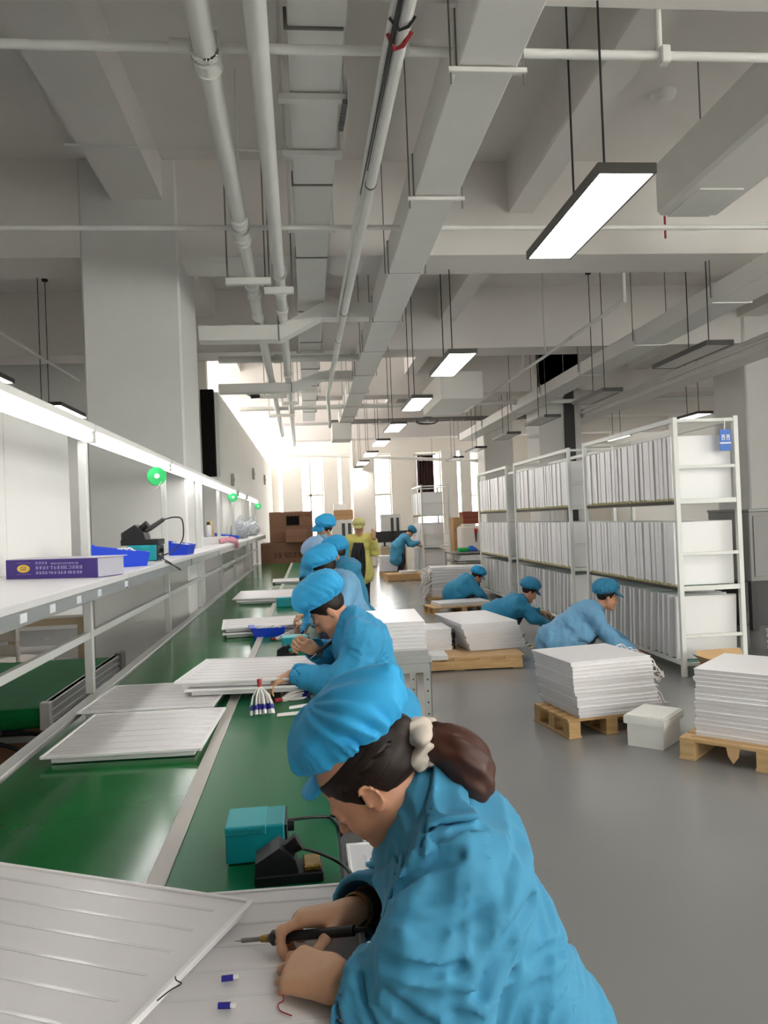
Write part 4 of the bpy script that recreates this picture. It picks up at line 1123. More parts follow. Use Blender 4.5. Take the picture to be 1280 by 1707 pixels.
# blue label card on the nearest rack
c = atY(1211, 733, 6.95)
lb = thing('rack_sign', 'blue and white label card hung on the end of the nearest rack', 'sign', c)
MB().box((c.x-.055, 6.972, c.z-.1), (c.x+.055, 6.9795, c.z+.1), .001).build('card', 'labelblue', lb)
MB().box((c.x-.055, 6.969, c.z-.035), (c.x+.055, 6.972, c.z-.02)).build('white_band', 'labelwhite', lb)
MB().box((c.x-.004, 6.975, c.z+.1), (c.x+.004, 6.978, 2.4)).build('hook', 'white', lb)
sg = MB()
for gx in (-.035, .012):
    for (a0, b0, a1, b1) in ((0, 0, .006, .05), (.024, 0, .03, .05), (.006, .044, .024, .05), (.006, .022, .024, .028), (.006, 0, .024, .005), (.012, .028, .018, .044)):
        sg.box((c.x+gx+a0, 6.9695, c.z+b0), (c.x+gx+a1, 6.972, c.z+b1))
sg.build('lettering', 'labelwhite', lb)
# striped floor tape
ft = thing('floor_tape', 'yellow and black striped warning tape along the floor by the racks', 'floor tape', (2.6, 9, 0))
for k in range(48):
    y = 7.2+.1*k; x = 2.5+.065*(y-8)
    MB().add([(x-.025, y, .0015), (x+.025, y+.05, .0015), (x+.025, y+.1, .0015), (x-.025, y+.05, .0015), (x-.025, y, .0), (x+.025, y+.05, .0), (x+.025, y+.1, .0), (x-.025, y+.05, .0)], [(0, 1, 2, 3), (4, 5, 1, 0), (5, 6, 2, 1), (6, 7, 3, 2), (7, 4, 0, 3)]).build('stripe', ('tapeyellow', 'black')[k % 2], ft)
# grey machine and dark shade box behind the racks at right
mc = thing('grey_cabinet', 'wide grey metal cabinet behind the nearest rack at the right edge', 'cabinet', (6.0, 9.5, 0))
x0 = atY(1247, 850, 9.3).x
MB().box((x0, 9.3, .62), (x0+1.6, 10.3, 1.5), .01).build('cabinet_body', 'greymachine', mc)
MB().box((x0-.01, 9.28, 1.5), (x0+1.61, 10.31, 1.53), .004).build('cabinet_top', 'steelgrey', mc)
for k in range(2): MB().box((x0+.05+.78*k, 9.285, .68), (x0+.77+.78*k, 9.3, 1.44), .003).build('door', 'greymachine', mc)
for x in (x0+.05, x0+1.55):
    for y in (9.36, 10.24): MB().box((x-.04, y-.04, 0), (x+.04, y+.04, .62)).build('leg', 'black', mc)
MB().box((x0+.1, 9.7, 0), (x0+1.5, 10.2, .58)).build('under_shade_box', 'screen', mc)  # dark box stands in for the shade under the cabinet
stack((atZ(1290, 1088, 0).x+.25, 7.6, 0), .3, 9, PANEL, .031, 'white panel in the small floor stack at the right picture edge behind the pallet', 'panels in the small floor stack at right', .012, seed=12)
# ================================================================== people: distance fields -> one skin
def V3(*a): return np.array(a, dtype=np.float32)
def unit(v): v = np.asarray(v, dtype=np.float64); return v/np.linalg.norm(v)
def sd_cone(P, a, b, ra, rb, sq=None):
    a = np.asarray(a, dtype=np.float32); b = np.asarray(b, dtype=np.float32)
    ba = b-a; pa = P-a
    t = np.clip((pa@ba)/max(float(ba@ba), 1e-9), 0, 1)
    v = pa-t[:, None]*ba
    if sq is not None:
        n, s = sq; n = np.asarray(n, dtype=np.float32)
        v = v+np.outer(v@n, n)*np.float32(1/s-1)
    return np.sqrt((v*v).sum(1))-(ra+(rb-ra)*t)
def sd_ell(P, c, r, R=None):
    q = P-np.asarray(c, dtype=np.float32)
    if R is not None: q = q@np.asarray(R, dtype=np.float32).T      # rows of R = axes
    r = np.asarray(r, dtype=np.float32)
    k0 = np.sqrt(((q/r)**2).sum(1)); k1 = np.sqrt(((q/(r*r))**2).sum(1))
    return k0*(k0-1)/np.maximum(k1, 1e-6)
def smin(a, b, k):
    h = np.maximum(k-np.abs(a-b), 0)/k
    return np.minimum(a, b)-h*h*k*.25
def smax(a, b, k): return -smin(-a, -b, k)
def union(ds, k):
    d = ds[0]
    for e in ds[1:]: d = smin(d, e, k)
    return d
def fold(P, f=24.0, seed=0.0):
    x, y, z = P[:, 0], P[:, 1], P[:, 2]
    w = 1.6*np.sin(f*.42*(.8*x-.5*y+.9*z)+seed)+1.1*np.sin(f*.3*(.4*x+.9*y-.5*z)+2.1*seed)
    a = np.sin(f*(.55*x+.25*y-.75*z)+w+seed)
    b_ = np.sin(f*.7*(-.6*x+.5*y-.6*z)+1.3*w+1.7*seed)
    return .6*a+.4*b_
def surf(fn, lo, hi, h):
    """surface nets of fn<0 in the box lo..hi"""
    lo = np.asarray(lo, float); hi = np.asarray(hi, float)
    n = np.maximum(((hi-lo)/h).astype(int)+2, 3)
    ax = [lo[i]+h*np.arange(n[i]) for i in range(3)]
    G = np.stack(np.meshgrid(*ax, indexing='ij'), -1).reshape(-1, 3).astype(np.float32)
    Vv = np.empty(len(G), np.float32)
    for s in range(0, len(G), 400000): Vv[s:s+400000] = fn(G[s:s+400000])
    Vv = Vv.reshape(n)
    Vv[0], Vv[-1], Vv[:, 0], Vv[:, -1], Vv[:, :, 0], Vv[:, :, -1] = (np.maximum(Vv[0], h*.2), np.maximum(Vv[-1], h*.2), np.maximum(Vv[:, 0], h*.2), np.maximum(Vv[:, -1], h*.2), np.maximum(Vv[:, :, 0], h*.2), np.maximum(Vv[:, :, -1], h*.2))
    ins = Vv < 0
    cs = n-1
    acc = np.zeros((*cs, 3), np.float32); cnt = np.zeros(cs, np.float32)
    cross = []
    for a in range(3):
        A = Vv.take(range(0, n[a]-1), a); B = Vv.take(range(1, n[a]), a)
        c = (A < 0) != (B < 0); t = np.where(c, A/np.where(c, A-B, 1), 0)
        cross.append((c, A < 0))
        o1, o2 = [i for i in range(3) if i != a]
        for d1 in (0, 1):
            for d2 in (0, 1):
                sl = [slice(None)]*3
                sl[o1] = slice(d1, d1+cs[o1]); sl[o2] = slice(d2, d2+cs[o2])
                cc = c[tuple(sl)]; tt = t[tuple(sl)]
                acc[..., a] += np.where(cc, tt, 0); acc[..., o1] += np.where(cc, d1, 0); acc[..., o2] += np.where(cc, d2, 0)
                cnt += cc
    act = cnt > 0
    idx = -np.ones(cs, np.int64); idx[act] = np.arange(act.sum())
    ijk = np.argwhere(act)
    verts = lo+h*(ijk+acc[act]/cnt[act][:, None])
    faces = []
    for a in range(3):
        o1, o2 = (a+1) % 3, (a+2) % 3
        c, inside = cross[a]
        sl = [slice(None)]*3; sl[o1] = slice(1, -1); sl[o2] = slice(1, -1)
        w = np.argwhere(c[tuple(sl)]); fl = inside[tuple(sl)][c[tuple(sl)]]
        if not len(w): continue
        w[:, o1] += 1; w[:, o2] += 1
        def cid(e1, e2):
            q = w.copy(); q[:, o1] -= e1; q[:, o2] -= e2
            return idx[q[:, 0], q[:, 1], q[:, 2]]
        q = np.stack([cid(1, 1), cid(0, 1), cid(0, 0), cid(1, 0)], 1)
        q[~fl] = q[~fl][:, ::-1]
        faces.append(q)
    return verts, np.concatenate(faces) if faces else np.zeros((0, 4), np.int64)
def smooth_mesh(v, f, it=1, lam=.5):
    if it <= 0: return v
    e = np.concatenate([f[:, [0, 1]], f[:, [1, 2]], f[:, [2, 3]], f[:, [3, 0]]])
    for _ in range(it):
        s = np.zeros_like(v); c = np.zeros(len(v))
        np.add.at(s, e[:, 0], v[e[:, 1]]); np.add.at(c, e[:, 0], 1)
        np.add.at(s, e[:, 1], v[e[:, 0]]); np.add.at(c, e[:, 1], 1)
        v = v+lam*(s/np.maximum(c, 1)[:, None]-v)
    return v
class Pieces:
    def __init__(s): s.v = []; s.f = []; s.m = []; s.n = 0
    def add(s, v, f, m=0):
        s.v.append(v); s.f.append(f+s.n); s.n += len(v)
        s.m.append(np.full(len(f), m) if np.isscalar(m) else m)
    def build(s, name, mats, parent):
        v = np.concatenate(s.v); f = np.concatenate(s.f); m = np.concatenate(s.m)
        inv = np.array(wmat(parent).inverted()) if parent is not None else np.eye(4)
        v = v@inv[:3, :3].T+inv[:3, 3]
        me = bpy.data.meshes.new(name)
        me.vertices.add(len(v)); me.vertices.foreach_set('co', v.astype(np.float32).ravel())
        me.loops.add(len(f)*4); me.loops.foreach_set('vertex_index', f.astype(np.int32).ravel())
        me.polygons.add(len(f)); me.polygons.foreach_set('loop_start', np.arange(0, len(f)*4, 4, dtype=np.int32))
        for x in mats: me.materials.append(MATS[x])
        me.polygons.foreach_set('material_index', m.astype(np.int32))
        me.polygons.foreach_set('use_smooth', np.ones(len(f), bool))
        me.update(calc_edges=True); me.validate()
        return link_mesh(name, me, parent)

def frame(up, fwd):
    u = unit(up); f = np.asarray(fwd, float); f = f-u*(f@u); f = unit(f)
    return np.stack([np.cross(f, u), f, u])        # rows: right, forward, up
def local(P, c, R): return ((P-np.asarray(c, np.float32))@np.asarray(R, np.float32).T)
def world(q, c, R): return np.asarray(c, float)+np.asarray(q, float)@R

def head_sdf(q, fine=False):
    if fine: q = q.copy(); q[:, 2] = np.where(q[:, 2] < 0, q[:, 2]*1.14, q[:, 2])
    ds = [sd_ell(q, (0, -.016, .045), (.076, .096, .086)), sd_ell(q, (0, .028, -.03), (.062, .066, .086))]
    d = union(ds, .03)
    for s in (-1, 1):
        d = smin(d, sd_cone(q, (s*.052, .0, -.05), (s*.016, .072, -.098), .02, .018), .035)
        d = smin(d, sd_ell(q, (s*.036, .06, -.035), (.026, .026, .028)), .02)
    d = smin(d, sd_ell(q, (0, .076, -.1), (.022, .017, .017)), .02)
    d = smin(d, sd_cone(q, (-.03, .082, .022), (.03, .082, .022), .011, .011), .016)
    d = smin(d, sd_cone(q, (0, .091, .01), (0, .113, -.028), .0075, .0115), .012)
    for s in (-1, 1): d = smin(d, sd_ell(q, (s*.011, .1, -.033), (.008, .011, .008)), .006)
    if fine:
        for s in (-1, 1):
            d = smax(d, -sd_ell(q, (s*.032, .103, .004), (.019, .012, .011)), .012)
            d = smin(d, sd_ell(q, (s*.031, .079, .003), (.0145, .0135, .0125)), .005)
        d = smin(d, sd_cone(q, (-.019, .0915, -.061), (.019, .0915, -.061), .0055, .0055), .006)
        d = smin(d, sd_cone(q, (-.017, .0905, -.0715), (.017, .0905, -.0715), .0068, .0068), .006)
        d = smax(d, -sd_cone(q, (-.021, .0985, -.0662), (.021, .0985, -.0662), .0022, .0022), .003)
    for s in (-1, 1):
        ear = sd_ell(q, (s*.079, -.012, -.004), (.0085, .019, .031))
        if fine:
            # helix rim, concha
            pts = []
            for k in range(9):
                t = math.radians(-20+k*32)
                pts.append((s*.087, -.013+(-.0175*math.sin(t-.35)), .002+.0285*math.cos(t-.35)-(.004 if k > 6 else 0)))
            for k in range(8): ear = smin(ear, sd_cone(q, pts[k], pts[k+1], .0042, .004), .004)
            ear = smin(ear, sd_ell(q, (s*.082, -.004, -.03), (.0075, .009, .0105)), .006)
            ear = smax(ear, -sd_ell(q, (s*.0905, -.009, -.001), (.008, .0095, .014)), .004)
            ear = smin(ear, sd_ell(q, (s*.083, .004, -.007), (.006, .0045, .008)), .004)
        d = smin(d, ear, .008)
    return d
def hair_sdf(q, long=0):
    d = sd_ell(q, (0, -.021, .043), (.0845, .1035, .093))
    return hairline(q, d)
HLY = (-.12, -.085, -.055, -.036, -.02, .0, .012, .03, .05, .085, .12)
HLZ = (-.07, -.068, -.05, -.02, .022, .026, -.012, .016, .05, .085, .1)
def hairline(q, d):
    g = np.interp(q[:, 1], HLY, HLZ)+.0035*np.sin(q[:, 1]*260+q[:, 0]*90)+.0025*np.sin(q[:, 1]*610+1)
    return smax(d, (g-q[:, 2])*.75, .006)
def cap_sdf(q, hero=False, seed=0.0):
    x, y, z = q[:, 0], q[:, 1], q[:, 2]
    ang = np.arctan2(y+.03, x)
    edge = (.078 if hero else .05)+(.26 if hero else .38)*(y+.03)       # lower rim rises to the front
    if hero:
        d = union([sd_ell(q, (0, -.005, .14), (.108, .092, .076), ), sd_ell(q, (0, -.085, .115), (.104, .098, .082)), sd_cone(q, (0, -.1, .135), (0, -.196, .142), .066, .012, ((1, 0, 0), 1.35))], .05)
    else:
        d = union([sd_ell(q, (0, -.04, .1), (.124, .142, .114)), sd_ell(q, (0, .015, .118), (.11, .1, .096))], .03)
    up = np.clip((z-edge)/.085, 0, 1)
    pl = np.sin(ang*30+seed+2.5*np.sin(ang*7+seed))
    mid = np.sin(ang*11+2*seed+3*np.sin(up*2+ang*3)+2*x*30)
    d = d+(.0055 if hero else .006)*pl*(1-up)**1.1+(.0125 if hero else .011)*mid*np.clip(up*1.6, 0, 1)*np.clip(1.25-up, 0, 1)+.0045*fold(q, 75, seed+1)*np.clip(up*1.5, .1, 1)
    d = d+np.clip(.02*(1-up*2.4), 0, .02)                    # gathered in at the rim
    d = smax(d, (edge-z)*.96, .006)
    # visor
    if hero: y0, z0, sl, rr = .062, .108, .12, .066
    else: y0, z0, sl, rr = .078, .098, .6, .095
    vis = (np.abs(z-(z0-(y-y0)*sl)+(x*x)*3)-.005)*.75
    vis = np.maximum(vis, np.sqrt((x/1.15)**2+(y-y0)**2)-rr)
    vis = np.maximum(vis, y0-.02-y)
    return smin(d, vis, .006)
def finger(P, base, d, n, lens, curls, r):
    """chain bending away from the back-of-hand normal n"""
    p = np.asarray(base, float); d = unit(d); n = unit(np.asarray(n, float)-d*(np.asarray(n, float)@d)); out = []
    for L_, a, k in zip(lens, curls, range(3)):
        c, s = math.cos(a), math.sin(a)
        d, n = c*d-s*n, s*d+c*n
        e = p+d*L_
        out.append(sd_cone(P, p, e, r*(1-.1*k), r*(1-.1*(k+1))))
        p = e
    return out
def hand_sdf(P, w, d, n, t, curls=.6, spread=.06, thumb=(.5, .3, .3), sc=1.0, fore=None, fr=.026, pinch=None):
    """w wrist, d towards the knuckles, n out of the back of the hand, t thumb side"""
    d = unit(d); n = unit(np.asarray(n, float)-d*(np.asarray(n, float)@d)); t0 = np.cross(n, d); t = t0 if t0@np.asarray(t, float) > 0 else -t0
    w = np.asarray(w, float)
    offs = (.029, .0095, -.0105, -.029); kl = (.088, .092, .087, .078); fl = (1.0, 1.1, 1.02, .8)
    ds = []; palm = []
    for i in range(4):
        k = w+sc*(d*kl[i]+t*offs[i])
        palm.append(sd_cone(P, w+t*offs[i]*.55*sc+d*.008, k, .0165*sc, .0125*sc))
        cu = curls[i] if isinstance(curls, (list, tuple)) else (curls, curls*1.15, curls*.8)
        fd = d+t*spread*(1.5-i)*.5
        ds.append(finger(P, k, fd, n, [x*fl[i]*sc for x in (.042, .027, .022)], cu, .0092*sc*(1 if i < 3 else .88)))
    D = union(palm, .018*sc)
    D = smin(D, sd_ell(P, w+sc*(d*.03+t*.022-n*.008), (.02*sc,)*3), .018*sc)
    for chain in ds:
        c = union(chain, .006*sc); D = smin(D, c, .007*sc)
    tb = w+sc*(d*.028+t*.03-n*.006); td = unit(d*.62+t*.62-n*.45)
    tn = unit(t*.7+n*.5)
    th = finger(P, tb, td, tn, [x*sc for x in (.04, .03, .025)], thumb, .0108*sc)
    D = smin(D, union(th, .008*sc), .01*sc)
    if fore is not None: D = smin(D, sd_cone(P, w+d*.004, fore, fr*.92, fr*1.15, (n, .85)), .02)
    return D
def bb(pts, m):
    a = np.array(pts, float); return a.min(0)-m, a.max(0)+m

def build_person(name, label, S):
    """S: pose dictionary in world coordinates"""
    g = S.get('res', 1.0)
    root = thing(name, label, 'person', (S['pelvis'][0], S['pelvis'][1], 0), group=S.get('group'))
    R = frame(S['hu'], S['hf']); hc = np.array(S['hc'], float)
    fine = S.get('fine', False); hs = S.get('hs', .94)
    RL, RW = R/hs, R*hs
    body = Pieces()
    # --- head and neck
    nb = np.array(S['neck'], float)
    def f_head(P):
        q = local(P, hc, RL); d = head_sdf(q, fine)*hs
        return smin(d, sd_cone(P, world((0, -.025, -.045), hc, RW), nb, .05, .058), .03)
    lo, hi = bb([hc], .165); l2, h2 = bb([nb], .04); lo = np.minimum(lo, l2); hi = np.maximum(hi, h2)
    v, f = surf(f_head, lo, hi, S.get('hh', .0075))
    m = np.zeros(len(f), int)
    if fine:
        q = local(v.astype(np.float32), hc, RL); fc = q[f].mean(1)
        lips = (np.abs(fc[:, 0]) < .024) & (fc[:, 1] > .084) & (np.abs(fc[:, 2]+.066) < .0125-.2*np.abs(fc[:, 0]))
        m[lips] = 4
    body.add(smooth_mesh(v, f, 1), f, m)
    # --- hands
    for s in 'LR':
        H = S['hand'+s]; w = np.array(S['wr'+s], float); el = np.array(S['el'+s], float)
        fore = w+unit(el-w)*S.get('fore', .09)
        fn = lambda P: hand_sdf(P, w, H['d'], H['n'], H['t'], H.get('c', .6), H.get('sp', .06), H.get('th', (.4, .3, .3)), H.get('sc', 1.0), fore, H.get('fr', .025))
        lo, hi = bb([w, w+unit(H['d'])*.12, fore], .1 if fine else .085)
        v, f = surf(fn, lo, hi, S.get('hr', .0062))
        body.add(smooth_mesh(v, f, 1), f, 1)
    # --- torso, arms, legs
    J = {k: np.array(S[k], float) for k in ('pelvis', 'waist', 'chest', 'shL', 'shR', 'elL', 'elR', 'wrL', 'wrR', 'hipL', 'hipR', 'knL', 'knR', 'anL', 'anR')}
    wv = unit(J['shR']-J['shL'])
    def groups(P):
        tor = union([sd_cone(P, J['pelvis'], J['waist'], .1, .085, (wv, 1.35)), sd_cone(P, J['waist'], J['chest'], .085, .1, (wv, 1.4)), sd_cone(P, J['chest'], nb, .09, .05, (wv, 1.3))], .05)
        for s in 'LR': tor = smin(tor, sd_cone(P, J['chest'], J['sh'+s], .06, .05), .05)
        arm = union([sd_cone(P, J['sh'+s], J['el'+s], .046, .038) for s in 'LR']+[sd_cone(P, J['el'+s], J['wr'+s]-(J['wr'+s]-J['el'+s])*.12, .037, .026) for s in 'LR'], .02)
        leg = union([sd_cone(P, J['hip'+s], J['kn'+s], .085, .058) for s in 'LR']+[sd_cone(P, J['kn'+s], J['an'+s], .056, .042) for s in 'LR'], .03)
        sh = []
        for s in 'LR':
            a = J['an'+s]; fd = unit(np.array(S.get('foot', S['hf'] if abs(S['hf'][2]) < .5 else (-1, 0, 0)), float)*(1, 1, 0))
            sh += [sd_cone(P, a+(0, 0, -.035)-fd*.05, a+fd*.14+(0, 0, -.045), .04, .032, ((0, 0, 1), .9))]
        return tor, arm, leg, union(sh, .02)
    allp = list(J.values())+[nb]+[J['an'+s]+(0, 0, -.09) for s in 'LR']
    lo, hi = bb(allp, .16); lo[2] = max(lo[2], .002)
    v, f = surf(lambda P: union(list(groups(P)), .025), lo, hi, .017)
    gr = np.stack(groups(v.astype(np.float32)), 1); k = np.array([5, 5, 2, 3])[gr.argmin(1)]
    body.add(smooth_mesh(v, f, 1), f, k[f[:, 0]])
    body.build('body', ['skin', 'skinhand', 'trouser', 'shoe', 'lip', 'shirt'], root)
    # --- coat
    ct = S['coat']; A = S.get('amp', .011); F = S.get('ff', 26.0); sd = S.get('seed', 1.0)
    cuff = {s: J['wr'+s]+(J['el'+s]-J['wr'+s])*S.get('cuff', .16) for s in 'LR'}
    skirt = S.get('skirt', [])
    cw = S.get('cw', 1.0)
    CRE = []
    neckcut = nb+unit(nb-J['chest'])*.02
    def f_coat(P):
        d = union([sd_cone(P, J['pelvis'], J['waist'], .15*cw, .13*cw, (wv, 1.28)), sd_cone(P, J['waist'], J['chest'], .13*cw, .132*cw, (wv, 1.32)), sd_cone(P, J['chest'], nb, .12*cw, .066, (wv, 1.2))], .06)
        for (a, b_, ra, rb) in skirt: d = smin(d, sd_cone(P, a, b_, ra, rb), .07)
        for s in 'LR':
            arm = smin(sd_cone(P, J['sh'+s], J['el'+s], .074*cw, S.get('elr', .062)*cw), sd_cone(P, J['el'+s], cuff[s], S.get('elr', .062)*cw, S.get('cuffr', .05)), .03)
            d = smin(d, arm, .05)
            d = smin(d, sd_cone(P, J['chest'], J['sh'+s], .1*cw, .072*cw), .06)
        for poly, wd, dep in CRE:
            q_ = np.full(len(P), 9.0, np.float32)
            for i_ in range(len(poly)-1): q_ = np.minimum(q_, sd_cone(P, poly[i_], poly[i_+1], 0, 0))
            d = d+dep*np.exp(-(q_/wd)**2)-dep*.75*np.exp(-((q_-1.9*wd)/(wd*1.1))**2)
        r_ = fold(P, F*3.1, sd+2)
        nc = np.minimum(*[np.sqrt(((P-cuff[s].astype(np.float32))**2).sum(1)) for s in 'LR'])
        Ae = A*np.clip((nc-.035)/.09, .12, 1)
        d = d-Ae*fold(P, F*1.25, sd)-Ae*.75*((1-np.abs(r_))**2-.4)
        for s in 'LR':      # open the cuffs
            e = unit(J['wr'+s]-J['el'+s]).astype(np.float32)
            q = P-cuff[s].astype(np.float32)
            hole = np.maximum(sd_cone(P, cuff[s]-e*.03, cuff[s]+e*.1, S.get('cuffr', .05)-.012, S.get('cuffr', .05)-.012), 0)
            pl = q@e-.012
            near = np.sqrt((q*q).sum(1)) < .12
            d = np.where(near, smax(d, pl, .008), d)
            d = np.where(near, smax(d, -(sd_cone(P, cuff[s]-e*.025, cuff[s]+e*.1, S.get('cuffr', .05)-.011, S.get('cuffr', .05)-.009)), .008), d)
        return d
    for poly, wd, dep in S.get('creases', []):       # crease lines laid on the cloth
        dr_ = np.array([ray(*p) for p in poly]); dr_ /= np.linalg.norm(dr_, axis=1)[:, None]; t_ = np.full(len(poly), .9)
        for _ in range(60): t_ += np.clip(f_coat((CAMP+dr_*t_[:, None]).astype(np.float32)), -.03, .03)*.8
        CRE.append(((CAMP+dr_*t_[:, None]), wd, dep))
    pts = [J['pelvis'], J['waist'], J['chest'], nb, *[J[k] for k in ('shL', 'shR', 'elL', 'elR')], *cuff.values()]+[p for s_ in skirt for p in s_[:2]]
    lo, hi = bb(pts, .2); lo[2] = max(lo[2], .01)
    v, f = surf(f_coat, lo, hi, S.get('ch', .013))
    c = Pieces(); c.add(smooth_mesh(v, f, 1), f, 0); coat = c.build('coat', [ct], root)
    # --- collar
    def f_col(P):
        a = nb-unit(nb-J['chest'])*.03; b_ = nb+unit(hc-nb)*.035
        o_ = sd_cone(P, a, b_, .078, .066, (wv, 1.15)); i_ = sd_cone(P, a-unit(b_-a)*.05, b_+unit(b_-a)*.06, .066, .056, (wv, 1.15))
        d = smax(o_, -i_, .006)
        ff = unit(np.array(S['hf'], float)*(1, 1, .0)+(0, 0, -.25)).astype(np.float32)
        q = (P-nb.astype(np.float32))
        gap = np.abs(q@wv.astype(np.float32))-.012-.35*np.maximum(q@ff-.03, 0)
        return np.where(q@ff > .02, smax(d, -gap, .006), d)
    lo, hi = bb([nb], .14)
    if fine:
        pa, pb_ = np.array(S['col_lo'], float), np.array(S['col_hi'], float)    # (point, normal) planes
        def f_col2(P):
            base = smin(f_coat(P), sd_cone(P, nb, world((0, -.025, -.045), hc, RW), .064, .056), .02)
            d = np.abs(base-.008)-.005
            d = smax(d, -((P-pa[0].astype(np.float32))@pa[1].astype(np.float32)), .004)
            d = smax(d, (P-pb_[0].astype(np.float32))@pb_[1].astype(np.float32), .004)
            gap = np.abs(P[:, 1]-nb[1])-.018-np.maximum(0, nb[0]-.03-P[:, 0])*.3
            return np.where(P[:, 0] < nb[0]-.02, smax(d, -gap, .004), d)
        v, f = surf(f_col2, np.array((.08, 1.3, .9)), np.array((.36, 1.65, 1.14)), .0052)
    else:
        v, f = surf(f_col, lo, hi, .0085)
    if len(f): c = Pieces(); c.add(smooth_mesh(v, f, 1), f, 0); c.build('collar', [ct], root)
    # --- cap and hair
    cc_, Rc, sc_ = S.get('capframe', (hc, R, hs))
    lo, hi = bb([cc_+Rc[2]*.1*sc_-Rc[1]*.05*sc_], .235)
    v, f = surf(lambda P: cap_sdf(local(P, cc_, Rc/sc_), S.get('herocap', False), sd)*sc_, lo, hi, S.get('cr', .009))
    c = Pieces(); c.add(smooth_mesh(v, f, 1), f, 0); c.build('cap', [S['cap']], root)
    lo, hi = bb([hc], .16)
    v, f = surf(lambda P: smax(hair_sdf(local(P, hc, RL))*hs, (local(P, hc, RL)[:, 2]-.085)*hs, .01), lo, hi, S.get('hh', .0075))
    c = Pieces(); c.add(smooth_mesh(v, f, 1), f, 0); c.build('hair', ['hair'], root)
    for s in (-1, 1):       # eyes and brows
        e = MB(); w_ = lambda *q: Vector(world(q, hc, RW))
        e.tube([w_(s*.018, .0905, .0005), w_(s*.027, .0945, -.001), w_(s*.036, .0925, -.0005), w_(s*.043, .087, .001)], .0019, 5); e.build('eye', 'eye', root)
        e = MB(); e.tube([w_(s*.016, .094, .02), w_(s*.03, .0945, .0245), w_(s*.045, .085, .02)], [.002, .0028, .0015], 5); e.build('eyebrow', 'hair', root)
    if S.get('mask'):
        def f_mask(P):
            q = local(P, hc, RL); d = head_sdf(q, False)
            sh_ = smax(d-.007, -(d-.001), .002)
            return smax(smax(sh_, (q[:, 2]+.012), .006), smax(-(q[:, 1]-.02), -(q[:, 2]+.118), .005), .004)
        lo, hi = bb([world((0, .05, -.06), hc, RW)], .11)
        v, f = surf(f_mask, lo, hi, .006); c = Pieces(); c.add(v, f, 0); c.build('mask', ['mask'], root)
    return root, R, hc, J, nb
def stool(x, y, z, label, group='work stools'):
    o = thing('work_stool', label, 'stool', (x, y, 0), group=group)
    MB().lathe([(0, z-.05), (.16, z-.05), (.175, z-.03), (.17, z-.005), (.14, z), (0, z)], (x, y, 0), n=20).build('seat', 'stool', o)
    for k in range(4):
        a = math.pi/4+k*math.pi/2
        MB().cyl((x+.11*math.cos(a), y+.11*math.sin(a), z-.05), (x+.19*math.cos(a), y+.19*math.sin(a), 0), .014, n=8).build('leg', 'alu', o)
    MB().lathe([(.165, .14), (.175, .15), (.165, .16)], (x, y, 0), n=24).build('foot_ring', 'alu', o)
    return o

